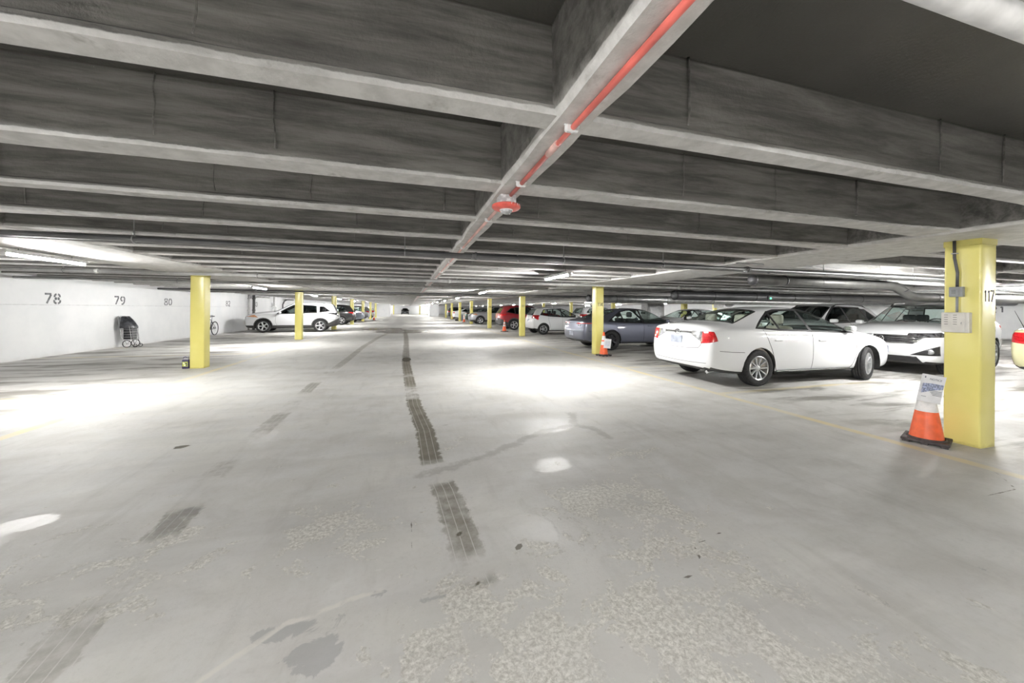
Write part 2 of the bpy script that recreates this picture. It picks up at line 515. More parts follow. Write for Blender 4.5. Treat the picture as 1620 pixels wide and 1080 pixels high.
floor = tag(link('floor', floor_mesh(), floor_material()), 'worn grey concrete garage floor with tyre tracks and cracks', 'floor', kind='structure')

# ------------------------------------------------------------------ ceiling: slab, joists, beams and girders
def ceiling_material():
    t = NT('painted_ceiling_concrete')
    p = t.pos()
    z = t.n('ShaderNodeSeparateXYZ'); t.l(p, z.inputs[0])
    ob = t.coords('Object')
    rag = t.noise(p, 9, 5, .65)
    rag2 = t.noise(p, 1.3, 3, .5)
    grain = t.noise(ob, 6, 8, .70, .3, sc=(0.22, 2.0, 2.2))
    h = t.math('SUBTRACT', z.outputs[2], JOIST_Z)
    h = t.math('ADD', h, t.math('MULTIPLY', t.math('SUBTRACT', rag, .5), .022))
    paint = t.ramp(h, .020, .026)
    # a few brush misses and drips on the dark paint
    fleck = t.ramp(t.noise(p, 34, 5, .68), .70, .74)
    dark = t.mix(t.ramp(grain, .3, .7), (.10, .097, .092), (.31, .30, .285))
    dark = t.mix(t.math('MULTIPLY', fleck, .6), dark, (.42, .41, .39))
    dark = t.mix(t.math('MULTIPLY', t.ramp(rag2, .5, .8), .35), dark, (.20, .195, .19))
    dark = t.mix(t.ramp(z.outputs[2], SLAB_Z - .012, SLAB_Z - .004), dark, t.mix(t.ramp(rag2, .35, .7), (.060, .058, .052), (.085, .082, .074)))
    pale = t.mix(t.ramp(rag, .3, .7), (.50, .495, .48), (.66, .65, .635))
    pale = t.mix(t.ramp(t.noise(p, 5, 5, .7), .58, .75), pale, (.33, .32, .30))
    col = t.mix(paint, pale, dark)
    ro = t.ramp(paint, 0, 1, .75, .42)
    hb = t.math('ADD', t.noise(p, 60, 4, .6), t.math('MULTIPLY', rag, 1.6))
    t.bsdf(col, ro, 0, t.bump(hb, .35, .006), spec=.45)
    return t.m
CEIL_MAT = ceiling_material()

bm = bmesh.new(); box(bm, (WALL_L - .6, Y_BACK, SLAB_Z), (WALL_R + .3, Y_FAR + .3, SLAB_Z + .25))
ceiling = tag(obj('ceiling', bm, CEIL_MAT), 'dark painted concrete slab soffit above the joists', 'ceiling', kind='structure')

def joist_mesh(name, width, seed, lip=True):
    """one rib from wall to wall: slightly tapered, flaring where it runs into the girders, with form-board seams"""
    rng = random.Random(seed)
    xs = np.arange(WALL_L, WALL_R + .01, .42)
    d = SLAB_Z - JOIST_Z + .01
    bm = bmesh.new()
    rows = []
    for x in xs:
        g = min(abs(x - r) for r in ROW_X)
        fl = max(0.0, min(1.0, (2.1 - g) / 1.3))
        w = width / 2 + .07 * fl * fl + rng.uniform(-.004, .004)
        zb = rng.uniform(-.002, .002)
        if lip:
            prof = [(-w - .022, d), (-w - .006, .045), (-w - .014, .038), (-w - .010, zb), (w + .010, zb), (w + .014, .038), (w + .006, .045), (w + .022, d)]
        else:
            prof = [(-w - .024, d), (-w - .012, .14), (-w - .006, .05), (-w, zb + .004), (w, zb + .004), (w + .006, .05), (w + .012, .14), (w + .024, d)]
        rows.append([bm.verts.new((x, a, b)) for a, b in prof])
    for a, b in zip(rows[:-1], rows[1:]):
        for j in range(7):
            bm.faces.new((a[j], a[j + 1], b[j + 1], b[j]))
    x = WALL_L + rng.uniform(.5, 2)
    while x < 16:
        g = min(abs(x - r) for r in ROW_X)
        if g > 1.0:
            w = width / 2 + .018
            y0 = -w - rng.uniform(.006, .012)
            k = rng.uniform(.004, .008)
            pts = [(x + rng.uniform(-.006, .006), y0 - .004 * rng.random(), zz) for zz in (.05, .12, .2, .28, d)]
            tube(bm, pts, [k * rng.uniform(.6, 1.2) for _ in pts], 4)
        x += rng.choice([.6, .9, 1.22, 1.22, 1.8]) + rng.uniform(-.1, .1)
    me = bpy.data.meshes.new(name)
    bmesh.ops.recalc_face_normals(bm, faces=bm.faces[:])
    bm.to_mesh(me); bm.free()
    me.materials.append(CEIL_MAT)
    return me
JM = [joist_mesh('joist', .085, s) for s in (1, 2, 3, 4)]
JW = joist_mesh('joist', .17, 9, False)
k = -17
while True:
    y = COL_Y0 - .06 + k * JOIST_STEP
    if y > Y_FAR - .5:
        break
    if y > Y_BACK + .3:
        me = JW if k % 9 == 0 else JM[(k * 7 + 3) % 4]
        link('joist', me, None, ceiling, (0, y, JOIST_Z))
    k += 1

def rough_beam(name, x0, x1, zb, seed, parent):
    rng = random.Random(seed)
    bm = bmesh.new()
    ys = np.concatenate([np.arange(Y_BACK, 12, .22), np.arange(12, Y_FAR, 3.0), [Y_FAR]])
    rows = []
    for y in ys:
        a, b = x0 + rng.uniform(-.010, .010), x1 + rng.uniform(-.010, .010)
        e = rng.uniform(0, .012)
        prof = [(x0 - .02, SLAB_Z + .01), (x0 - .008, zb + .06), (a, zb + .014 + e), (a + .014, zb), (b - .014, zb), (b, zb + .014 + e), (x1 + .008, zb + .06), (x1 + .02, SLAB_Z + .01)]
        rows.append([bm.verts.new((p, y, q)) for p, q in prof])
    for a, b in zip(rows[:-1], rows[1:]):
        for j in range(7):
            bm.faces.new((a[j], b[j], b[j + 1], a[j + 1]))
    bmesh.ops.recalc_face_normals(bm, faces=bm.faces[:])
    return obj(name, bm, CEIL_MAT, parent)
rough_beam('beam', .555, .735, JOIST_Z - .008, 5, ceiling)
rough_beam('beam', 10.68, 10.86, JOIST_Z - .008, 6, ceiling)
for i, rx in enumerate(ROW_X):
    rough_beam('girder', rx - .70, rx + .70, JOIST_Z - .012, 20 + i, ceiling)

# ------------------------------------------------------------------ walls
def wall_material():
    t = NT('white_wall_paint')
    p = t.pos()
    col = t.mix(t.ramp(t.noise(p, 1.1, 4, .6), .35, .7), (.67, .68, .69), (.73, .735, .74))
    z = t.n('ShaderNodeSeparateXYZ'); t.l(p, z.inputs[0])
    low = t.ramp(t.math('ADD', z.outputs[2], t.math('MULTIPLY', t.noise(p, 3, 5, .65), .25)), .08, .26, 1, 0)
    col = t.mix(t.math('MULTIPLY', low, .35), col, (.45, .43, .40))
    t.bsdf(col, .6, 0, t.bump(t.noise(p, 40, 4), .15, .003))
    return t.m
WALL_MAT = wall_material()
def wall(name, lo, hi, label):
    bm = bmesh.new(); box(bm, lo, hi)
    return tag(obj(name, bm, WALL_MAT), label, 'wall', kind='structure')
WL = wall('wall_left', (WALL_L - .3, Y_BACK, 0), (WALL_L, Y_FAR, SLAB_Z), 'long white painted wall with stall numbers 78 to 82')
WR = wall('wall_right', (WALL_R, Y_BACK, 0), (WALL_R + .3, Y_FAR, SLAB_Z), 'white wall far behind the right hand cars')
wall('wall_back', (WALL_L - .3, Y_BACK - .3, 0), (WALL_R + .3, Y_BACK, SLAB_Z), 'white wall behind the viewpoint')
wall('wall_far', (WALL_L - .3, Y_FAR, 0), (WALL_R + .3, Y_FAR + .3, SLAB_Z), 'bright white wall closing the far end of the aisle')
tag(wall('wall_core_left', (-7.2, 64, 0), (-3.0, 70, SLAB_Z), 'white service core wall at the far left of the aisle'))
tag(wall('wall_core_right', (3.75, 64, 0), (5.2, 70, SLAB_Z), 'white service core wall at the far right of the aisle'))
NUM_MAT = simple('stencil_grey', (.16, .165, .175), .7, noise=.2, scale=9)
# form joint along the wall
bm = bmesh.new()
ys = np.arange(Y_BACK, 26, .8)
rngw = random.Random(3)
tube(bm, [(WALL_L, y, 1.395 + rngw.uniform(-.004, .004)) for y in ys], .009, 5)
obj('form_joint', bm, simple('joint_grey', (.62, .62, .63), .7), WL)
def wall_number(s, y, z=1.42, X=WALL_L, d=1, hgt=.29, stroke=.052, parent=None):
    bm = digits(s, hgt, stroke, .002, 1.4)
    o = obj('stall_number', bm, NUM_MAT, parent)
    # local u -> +Y for the left wall (reads left to right when facing it), v -> +Z
    if d > 0:
        o.matrix_world = Matrix(((0, 0, 1, X + .0005), (1, 0, 0, y), (0, 1, 0, z), (0, 0, 0, 1)))
    else:
        o.matrix_world = Matrix(((0, 0, -1, X - .0005), (-1, 0, 0, y), (0, 1, 0, z), (0, 0, 0, 1)))
    o['label'] = 'grey stencilled number ' + s
    return o
for s, y in (('78', 12.92), ('79', 15.3), ('80', 17.85), ('81', 20.35), ('82', 22.9), ('83', 26.6), ('84', 29.6)):
    wall_number(s, y, parent=WL)
wall_number('121', 11.65, 1.40, WALL_R, -1, .34, .06, WR)
wall_number('122', 9.0, 1.40, WALL_R, -1, .34, .06, WR)

# ------------------------------------------------------------------ columns
def column_material():
    t = NT('yellow_gloss_paint')
    p = t.pos()
    ob = t.coords('Object')
    col = t.mix(t.ramp(t.noise(p, 1.6, 3), .35, .65), (.71, .64, .19), (.76, .69, .24))
    z = t.n('ShaderNodeSeparateXYZ'); t.l(ob, z.inputs[0])
    low = t.ramp(t.math('ADD', z.outputs[2], t.math('MULTIPLY', t.noise(p, 14, 4, .65), .10)), .05, .09, 1, 0)
    col = t.mix(t.math('MULTIPLY', low, .45), col, (.33, .27, .08))
    scuff = t.ramp(t.noise(p, 26, 4, .7), .74, .78)
    col = t.mix(t.math('MULTIPLY', scuff, .5), col, (.42, .34, .08))
    t.bsdf(col, .24, 0, t.bump(t.noise(p, 55, 3, .6), .22, .004), spec=.5)
    return t.m
YEL = column_material()
BLACK_NUM = simple('stencil_dark', (.10, .09, .035), .6, noise=.3, scale=20)
bm = bmesh.new()
vs, fs = box(bm, (-COLW / 2, -COLW / 2, 0), (COLW / 2, COLW / 2, JOIST_Z - .008))
es = [e for e in bm.edges if abs(e.verts[0].co.z - e.verts[1].co.z) > 1]
bmesh.ops.bevel(bm, geom=es, offset=.018, segments=3, affect='EDGES', profile=.5)
for zc in (.5, 1.0, 1.5, 2.05):
    bmesh.ops.bisect_plane(bm, geom=bm.verts[:] + bm.edges[:] + bm.faces[:], plane_co=(0, 0, zc), plane_no=(0, 0, 1))
COLMESH = bpy.data.meshes.new('post')
bm.to_mesh(COLMESH); bm.free(); shade(COLMESH, 40); COLMESH.materials.append(YEL)
bm = bmesh.new(); bbox(bm, (-COLW / 2 - .004, -COLW / 2 - .004, JOIST_Z - .075), (COLW / 2 + .004, COLW / 2 + .004, JOIST_Z - .009), .004, 1)
COLLAR = bpy.data.meshes.new('collar'); bm.to_mesh(COLLAR); bm.free(); COLLAR.materials.append(YEL)
ORD = ['first', 'second', 'third', 'fourth', 'fifth', 'sixth', 'seventh', 'eighth', 'ninth', 'tenth', 'eleventh', 'twelfth', 'thirteenth', 'fourteenth', 'fifteenth']
def column(x, y, label, number=None, group='yellow columns'):
    c = tag(empty('column', (x, y, 0)), label, 'column', group)
    link('post', COLMESH, None, c)
    link('collar', COLLAR, None, c)
    if number:
        o = obj('column_number', digits(number, .125, .017, .0015), BLACK_NUM, c, (0, -COLW / 2 - .0003, 1.48), (PI / 2, 0, 0))
        o['label'] = 'dark stencilled number ' + number
    return c
left_lab = {1: 'yellow column left of the aisle with a small jug at its foot', 2: 'yellow column standing in front of the white crossover on the left', 3: 'yellow column behind the tail of the white crossover on the left',
            4: 'yellow column in front of the black car on the left'}
for k in range(1, 8):
    column(ROW_X[0] - .06, COL_Y0 + BAY * k - .23, left_lab.get(k, 'yellow column, %s of the left row counted from the viewer' % ORD[k - 1]))
right_lab = {0: 'large yellow column stencilled 117 carrying a beige panel box', 1: 'yellow column stencilled 114 in front of the grey sedan', 2: 'yellow column stencilled 111 beside the white hatchback', 3: 'yellow column stencilled 108 between the red car and the silver crossover'}
nums = {0: '117', 1: '114', 2: '111', 3: '108', 4: '105', 5: '102'}
RCOL = {}
for k in range(0, 8):
    RCOL[k] = column(ROW_X[1], COL_Y0 + BAY * k, right_lab.get(k, 'yellow column, %s of the right row counted from the viewer' % ORD[k]), nums.get(k))
for k, lab in ((2, 'yellow column seen above the white sedan behind the grey sedan'), (3, 'yellow column seen over the roof of the grey sedan'), (4, 'yellow column far behind the white hatchback'), (5, 'yellow column in the next row, beyond the red car')):
    column(ROW_X[2], COL_Y0 + BAY * k, lab, '124' if k == 2 else None)
column(ROW_X[3], COL_Y0 + BAY * 3, 'distant yellow column left of the white duct unit')
column(ROW_X[3], COL_Y0 + BAY * 1, 'yellow column near the right wall, behind the column stencilled 117')
column(-3.15, 88, 'tiny yellow column left of the far dark car')
column(2.75, 88, 'tiny yellow column right of the far dark car')
# ================================================================== LAMPS
def tube_material():
    t = NT('lit_tube')
    e = t.n('ShaderNodeEmission')
    e.inputs[0].default_value = (1.0, .985, .96, 1)
    e.inputs[1].default_value = TUBE_POWER
    t.l(e.outputs[0], t.out.inputs['Surface'])
    return t.m
TUBE_MAT = tube_material()
WHITE_METAL = simple('white_enamel', (.78, .78, .78), .35)
DARK_METAL = simple('dark_steel', (.09, .09, .095), .45, .6)
GREY_METAL = simple('galvanised_steel', (.38, .385, .39), .38, .7)
LAMP_Z = 2.055
def lamp_proto():
    root = empty('strip_lamp', (0, 0, 0))
    bm = bmesh.new()
    # housing: shallow trough with sloping sides
    prof = [(-.06, .0), (-.045, .045), (.045, .045), (.06, .0), (.052, -.004), (.04, .014), (-.04, .014), (-.052, -.004)]
    a = [bm.verts.new((x, -.62, z)) for x, z in prof]; b = [bm.verts.new((x, .62, z)) for x, z in prof]
    for j in range(8):
        bm.faces.new((a[j], a[(j + 1) % 8], b[(j + 1) % 8], b[j]))
    bm.faces.new(a[::-1]); bm.faces.new(b)
    bmesh.ops.recalc_face_normals(bm, faces=bm.faces[:])
    h = obj('housing', bm, WHITE_METAL, root)
    for s in (-1, 1):
        bm = bmesh.new(); bbox(bm, (-.035, s * .60 - .012, -.040), (.035, s * .60 + .012, .014), .004, 1)
        obj('lamp_holder', bm, WHITE_METAL, root)
    bm = bmesh.new(); tube(bm, [(0, -.588, -.016), (0, .588, -.016)], .0185, 8)
    obj('fluorescent_tube', bm, TUBE_MAT, root)
    for s in (-1, 1):
        bm = bmesh.new(); tube(bm, [(0, s * .4, .044), (0, s * .4, .46)], .004, 5)
        obj('hanger_rod', bm, DARK_METAL, root)
    return root
LP = lamp_proto()
first = True
rows = [(-5.0, 'over the left parking row'), (2.95, 'over the right side of the aisle'), (15.3, 'over the far right parking rows'), (24.2, 'near the right wall')]
for rx, where in rows:
    for k in range(-1, 12):
        if rx > 20 and k > 6:
            continue
        y = -0.87 + BAY * k - (1.4 if rx == 15.3 else 0) - (1.9 if rx == 2.95 and k == 0 else 0)
        o = LP if first else copy_tree(LP)
        first = False
        o.location = (rx, y, LAMP_Z)
        if k < 1:
            lab = 'lit fluorescent strip lamp %s, %s the viewer' % (where, 'level with' if k == 0 else 'behind')
        else:
            lab = 'lit fluorescent strip lamp %s, %s from the viewer' % (where, ORD[k - 1])
        tag(o, lab, 'lamp', 'fluorescent strip lamps')
o = copy_tree(LP); o.location = (9.2, 3.7, LAMP_Z); o.rotation_euler = (0, 0, PI / 2); tag(o, 'lit fluorescent strip lamp hidden behind the column stencilled 117', 'lamp', 'fluorescent strip lamps')
for x, y, lab in ((-.8, 72.5, 'tiny lit strip lamp over the middle of the far aisle'), (-.8, 82, 'tiny lit strip lamp before the far end wall'), (-5.5, 95.2, 'tiny strip lamp added to brighten the far wall, left of the far dark car'), (4.0, 95.2, 'tiny strip lamp added to brighten the far wall, right of the far dark car'), (-.7, -1.5, 'unseen strip lamp added just behind the viewer to brighten the foreground floor')):  # end-wall pair added to brighten that wall; last one added as foreground fill
    o = copy_tree(LP); o.location = (x, y, LAMP_Z); tag(o, lab, 'lamp', 'fluorescent strip lamps')
# ================================================================== CARS
def pchip(pts):
    xs = np.array([p[0] for p in pts], float); ys = np.array([p[1] for p in pts], float)
    h = np.diff(xs); d = np.diff(ys) / h
    m = np.zeros(len(xs)); m[0] = d[0]; m[-1] = d[-1]
    for i in range(1, len(xs) - 1):
        if d[i - 1] * d[i] > 0:
            w1, w2 = 2 * h[i] + h[i - 1], h[i] + 2 * h[i - 1]
            m[i] = (w1 + w2) / (w1 / d[i - 1] + w2 / d[i])
    def f(x):
        x = min(max(x, xs[0]), xs[-1])
        i = min(max(int(np.searchsorted(xs, x)) - 1, 0), len(h) - 1)
        t = (x - xs[i]) / h[i]
        return float((2 * t**3 - 3 * t**2 + 1) * ys[i] + (t**3 - 2 * t**2 + t) * h[i] * m[i] + (-2 * t**3 + 3 * t**2) * ys[i + 1] + (t**3 - t**2) * h[i] * m[i + 1])
    return f
def lerp(a, b, t):
    return a + (b - a) * t

def paint_mat(name, color, metallic=0.0, rough=0.3):
    if name in MATS:
        return MATS[name]
    t = NT(name)
    c = t.coords('Object')
    fl = t.noise(c, 260, 2)
    col = t.mix(t.math('MULTIPLY', t.ramp(fl, .4, .6), .10), color, tuple(min(1, v * 1.15 + .01) for v in color))
    t.bsdf(col, rough, metallic, None, 1.0, .03)
    MATS[name] = t.m
    return t.m
def glass_mat(name, tint, refl=1.0):
    if name in MATS:
        return MATS[name]
    t = NT(name)
    tr = t.n('ShaderNodeBsdfTransparent'); tr.inputs[0].default_value = (*tint, 1)
    gl = t.n('ShaderNodeBsdfGlossy'); gl.inputs['Color'].default_value = (.95, 1, .98, 1); gl.inputs['Roughness'].default_value = .02
    fr = t.n('ShaderNodeLayerWeight')
    mx = t.n('ShaderNodeMixShader')
    t.l(t.math('MULTIPLY_ADD', t.math('POWER', fr.outputs['Facing'], 4.0), refl * .9, .05), mx.inputs[0]); t.l(tr.outputs[0], mx.inputs[1]); t.l(gl.outputs[0], mx.inputs[2])
    t.l(mx.outputs[0], t.out.inputs['Surface'])
    MATS[name] = t.m
    return t.m
TYRE = simple('tyre_rubber', (.022, .022, .023), .75, noise=.2, scale=30)
ALLOY = simple('alloy_rim', (.62, .63, .64), .3, .85, noise=.03)
ALLOY_DARK = simple('dark_alloy', (.05, .05, .055), .35, .7)
BLACK_TRIM = simple('black_trim', (.02, .02, .021), .4)
PLASTIC = simple('dark_cladding', (.055, .054, .053), .6)
CHROME = simple('chrome', (.80, .81, .82), .12, 1.0, noise=.01)
RED_LENS = simple('red_lens', (.55, .02, .025), .12, coat=1.0, noise=.12, scale=30)
CLEAR_LENS = simple('clear_lens', (.62, .63, .64), .15, .55, coat=1.0, noise=.15, scale=25)
DARK_LENS = simple('smoked_lens', (.12, .12, .125), .12, .4, coat=1.0, noise=.3, scale=18)
AMBER_LENS = simple('amber_lens', (.55, .25, .12), .15, coat=1.0)
PLATE = simple('number_plate', (.36, .39, .46), .4, noise=.1, scale=9)
GRILLE = simple('grille_black', (.03, .03, .032), .35, .3)
INT_BEIGE = simple('beige_upholstery', (.50, .46, .40), .8)
INT_DARK = simple('dark_upholstery', (.05, .05, .055), .8)
LINER = simple('wheel_arch_liner', (.018, .018, .018), .85)
GLASS_CLEAR = glass_mat('green_tinted_glass', (.80, .88, .85))
GLASS_MID = glass_mat('grey_tinted_glass', (.50, .56, .55))
GLASS_DARK = glass_mat('privacy_glass', (.14, .16, .16))

def cut_convex(bm, planes):
    """split faces along the planes and return the faces inside all of them (inside: (p-co).no <= 0)"""
    cur = []
    for f in bm.faces:
        ok = True
        for co, no in planes:
            if all((v.co - co).dot(no) > 0 for v in f.verts):
                ok = False; break
        if ok:
            cur.append(f)
    for co, no in planes:
        if not cur:
            return []
        geom = list({v for f in cur for v in f.verts}) + list({e for f in cur for e in f.edges}) + cur
        r = bmesh.ops.bisect_plane(bm, geom=geom, dist=1e-5, plane_co=co, plane_no=no)
        fs = {g for g in r['geom'] if isinstance(g, bmesh.types.BMFace)} | {f for f in cur if f.is_valid}
        cur = [f for f in fs if (f.calc_center_median() - co).dot(no) <= 0]
    return cur

def extract(bm, faces, offset=0.0, wall=0.0):
    """move faces into a mesh of their own, shifted along the surface normal; wall > 0 gives the patch a thickness inwards"""
    bm.normal_update()
    nb = bmesh.new(); vm = {}
    for f in faces:
        for v in f.verts:
            if v not in vm:
                vm[v] = nb.verts.new(v.co + v.normal * offset)
    for f in faces:
        try:
            g = nb.faces.new([vm[v] for v in f.verts]); g.smooth = True
        except ValueError:
            pass
    if wall > 0:
        bound = [e for e in nb.edges if len(e.link_faces) == 1]
        inv = {n: v for v, n in vm.items()}
        low = {}
        for e in bound:
            for v in e.verts:
                if v not in low:
                    low[v] = nb.verts.new(v.co - inv[v].normal * wall)
        for e in bound:
            a, b = e.verts
            lf = e.link_faces[0]
            for l in lf.loops:
                if l.edge == e:
                    a, b = l.vert, l.link_loop_next.vert
            nb.faces.new((b, a, low[a], low[b]))
    bmesh.ops.delete(bm, geom=faces, context='FACES')
    return nb

def poly_planes(pts, axes, extra=()):
    """side planes of a convex prism over a 2D polygon given in the two axes"""
    P = [Vector(p) for p in pts]
    area = sum(P[i - 1].x * P[i].y - P[i].x * P[i - 1].y for i in range(len(P)))
    if area < 0:
        P.reverse()
    out = []
    for i in range(len(P)):
        a, b = P[i], P[(i + 1) % len(P)]
        d = b - a
        n2 = (d.y, -d.x)
        no = Vector((0, 0, 0)); no[axes[0]], no[axes[1]] = n2; no.normalize()
        co = Vector((0, 0, 0)); co[axes[0]], co[axes[1]] = a.x, a.y
        out.append((co, no))
    for ax, lo, hi in extra:
        if lo is not None:
            co = Vector((0, 0, 0)); co[ax] = lo; no = Vector((0, 0, 0)); no[ax] = -1; out.append((co, no))
        if hi is not None:
            co = Vector((0, 0, 0)); co[ax] = hi; no = Vector((0, 0, 0)); no[ax] = 1; out.append((co, no))
    return out
def ranges(*ex):
    return poly_planes([], (0, 2), ex)
def grow(pts, d):
    """offset a convex polygon outwards and round it a little"""
    P = [Vector(p) for p in pts]
    area = sum(P[i - 1].x * P[i].y - P[i].x * P[i - 1].y for i in range(len(P)))
    if area < 0:
        P.reverse()
    out = []
    n = len(P)
    for i in range(n):
        e1 = (P[i] - P[i - 1]).normalized(); e2 = (P[(i + 1) % n] - P[i]).normalized()
        n1 = Vector((e1.y, -e1.x)); n2 = Vector((e2.y, -e2.x))
        b = n1 + n2
        b = b / max(b.dot(n1), .25)
        out.append(P[i] + b * d)
    return out

def body_mesh(sp):
    L, W, H = sp['L'], sp['W'], sp['H']
    hw = W / 2
    fzt, fzb, fw, fz0, fwt = (pchip(sp[k]) for k in ('top', 'belt', 'plan', 'bottom', 'roofw'))
    frx, ffx = pchip(sp['rear_face']), pchip(sp['front_face'])
    xs = sp['stations']; n = len(xs)
    bm = bmesh.new()
    ring = []
    for i, x in enumerate(xs):
        w = fw(x) * hw; z0 = fz0(x); zb = fzb(x); zt = fzt(x); wt = fwt(x)
        g = min(1, max(0, (zt - zb - .05) / .30))
        zm = z0 + .50 * (zb - z0)
        r6 = (lerp(w - .13, wt + .025, g), lerp(zb + .35 * (zt - zb), zt - .115, g))
        r7 = (lerp(w - .28, wt - .055, g), lerp(zb + .72 * (zt - zb), zt - .028, g))
        rails = [(0, z0), (w - .14, z0), (w - .03, z0 + .07), (w, zm), (w - .018, zb - .06), (w - .05, zb - .004), r6, r7, (.5 * r7[0], zt - .006), (0, zt)]
        row = []
        for y, z in rails:
            dr = (0, .05, .16)[i] if i < 3 else None
            df = (0, .05, .16)[n - 1 - i] if n - 1 - i < 3 else None
            X = x
            if dr is not None:
                X = frx(z) + dr if i == 0 else max(x, frx(z) + dr)
            if df is not None:
                X = ffx(z) - df if i == n - 1 else min(x, ffx(z) - df)
            row.append((X, y, z))
        ring.append(row)
    VL = [[bm.verts.new((x, y, z)) for x, y, z in row] for row in ring]
    VR = [[VL[i][j] if j in (0, 9) else bm.verts.new((x, -y, z)) for j, (x, y, z) in enumerate(row)] for i, row in enumerate(ring)]
    for i in range(n - 1):
        for j in range(9):
            bm.faces.new((VL[i][j], VL[i + 1][j], VL[i + 1][j + 1], VL[i][j + 1]))
            bm.faces.new((VR[i][j + 1], VR[i + 1][j + 1], VR[i + 1][j], VR[i][j]))
    for i, s in ((0, -1), (n - 1, 1)):
        bul = sp.get('bulge', .05)
        c = {0: VL[i][0], 9: VL[i][9]}
        for j in range(2, 8):
            x, y, z = ring[i][j]
            c[j] = bm.verts.new((x + s * bul, 0, z))
        def q(a, b, cc, d, flip):
            bm.faces.new((a, b, cc, d) if not flip else (d, cc, b, a))
        for side, V in ((1, VL), (-1, VR)):
            flip = (s * side) < 0
            q(V[i][1], V[i][2], c[2], c[0], flip)
            for j in range(2, 7):
                q(V[i][j], V[i][j + 1], c[j + 1], c[j], flip)
            q(V[i][7], V[i][8], c[9], c[7], flip)
    bmesh.ops.recalc_face_normals(bm, faces=bm.faces[:])
    me = bpy.data.meshes.new('tmp'); bm.to_mesh(me); bm.free()
    o = bpy.data.objects.new('tmp', me); COL.objects.link(o)
    md = o.modifiers.new('s', 'SUBSURF'); md.levels = sp.get('subdiv', 2); md.render_levels = md.levels
    bpy.context.view_layer.update()
    ev = o.evaluated_get(bpy.context.evaluated_depsgraph_get())
    m2 = ev.to_mesh()
    out = bmesh.new(); out.from_mesh(m2)
    ev.to_mesh_clear()
    bpy.data.objects.remove(o); bpy.data.meshes.remove(me)
    lo = Vector([min(v.co[k] for v in out.verts) for k in range(3)]); hi = Vector([max(v.co[k] for v in out.verts) for k in range(3)])
    for v in out.verts:
        v.co.x = (v.co.x - lo.x) / (hi.x - lo.x) * L
        v.co.y *= hw / hi.y
        v.co.z = lo.z + (v.co.z - lo.z) * (H - lo.z) / (hi.z - lo.z)
    for f in out.faces:
        f.smooth = True
    return out

WHEEL_CACHE = {}
def wheel_meshes(r, width, rim_r, style):
    key = (r, width, rim_r, style)
    if key in WHEEL_CACHE:
        return WHEEL_CACHE[key]
    h = width / 2
    bm = bmesh.new()      # tyre, axis y, outer side +y
    lathe(bm, [(rim_r - .005, -h * .82), (rim_r + .02, -h * .96), (r * .90, -h), (r - .014, -h * .90), (r, -h * .62), (r, -h * .42), (r - .008, -h * .40), (r - .008, -h * .34), (r, -h * .32), (r, -h * .04), (r - .008, -h * .02), (r - .008, h * .04), (r, h * .06),
               (r, h * .32), (r - .008, h * .34), (r - .008, h * .40), (r, h * .42), (r, h * .62), (r - .014, h * .90), (r * .90, h), (rim_r + .02, h * .96), (rim_r - .005, h * .82)], 'y', 40)
    bmesh.ops.recalc_face_normals(bm, faces=bm.faces[:])
    tm = bpy.data.meshes.new('tyre'); bm.to_mesh(tm); bm.free(); tm.materials.append(TYRE)
    bm = bmesh.new()
    lathe(bm, [(rim_r, h * .86), (rim_r - .012, h * .93), (rim_r - .026, h * .84), (rim_r - .03, h * .2), (rim_r - .035, -h * .7)], 'y', 40)
    lathe(bm, [(.001, h * .72), (.03, h * .72), (.055, h * .66), (.075, h * .45), (.08, h * .2)], 'y', 20)
    ns, sw = {'ten': (10, .034), 'five': (5, .085), 'twin': (10, .03), 'turbine': (7, .05)}[style]
    for k in range(ns):
        a = 2 * PI * k / ns
        if style == 'twin':
            a = 2 * PI * (k // 2) / 5 + (.17 if k % 2 else -.17)
        ca, sa = math.cos(a), math.sin(a)
        t = Vector((-sa, 0, ca)); d = Vector((ca, 0, sa))
        r0, r1 = .055, rim_r - .02
        w0, w1 = (sw * .75, sw) if style != 'five' else (sw * .55, sw * 1.15)
        pts = []
        for rr, ww, yy, th in ((r0, w0, h * .70, .03), ((r0 + r1) / 2, (w0 + w1) / 2, h * .74, .03), (r1, w1, h * .84, .035)):
            c = d * rr + Vector((0, yy, 0))
            pts.append([c + t * ww / 2 - Vector((0, .012, 0)), c + t * ww * .28, c - t * ww * .28, c - t * ww / 2 - Vector((0, .012, 0)), c - t * ww / 2 - Vector((0, th, 0)), c + t * ww / 2 - Vector((0, th, 0))])
        V = [[bm.verts.new(p) for p in row] for row in pts]
        for A, B in zip(V[:-1], V[1:]):
            for j in range(6):
                bm.faces.new((A[j], A[(j + 1) % 6], B[(j + 1) % 6], B[j]))
    bmesh.ops.recalc_face_normals(bm, faces=bm.faces[:])
    rm = bpy.data.meshes.new('rim'); bm.to_mesh(rm); bm.free(); shade(rm, 40)
    bm = bmesh.new()
    lathe(bm, [(.002, -h * .1), (rim_r - .03, -h * .1), (rim_r - .03, -h * .3), (.002, -h * .3)], 'y', 24)
    bmesh.ops.recalc_face_normals(bm, faces=bm.faces[:])
    dm = bpy.data.meshes.new('brake_disc'); bm.to_mesh(dm); bm.free(); dm.materials.append(LINER)
    WHEEL_CACHE[key] = (tm, rm, dm)
    return WHEEL_CACHE[key]

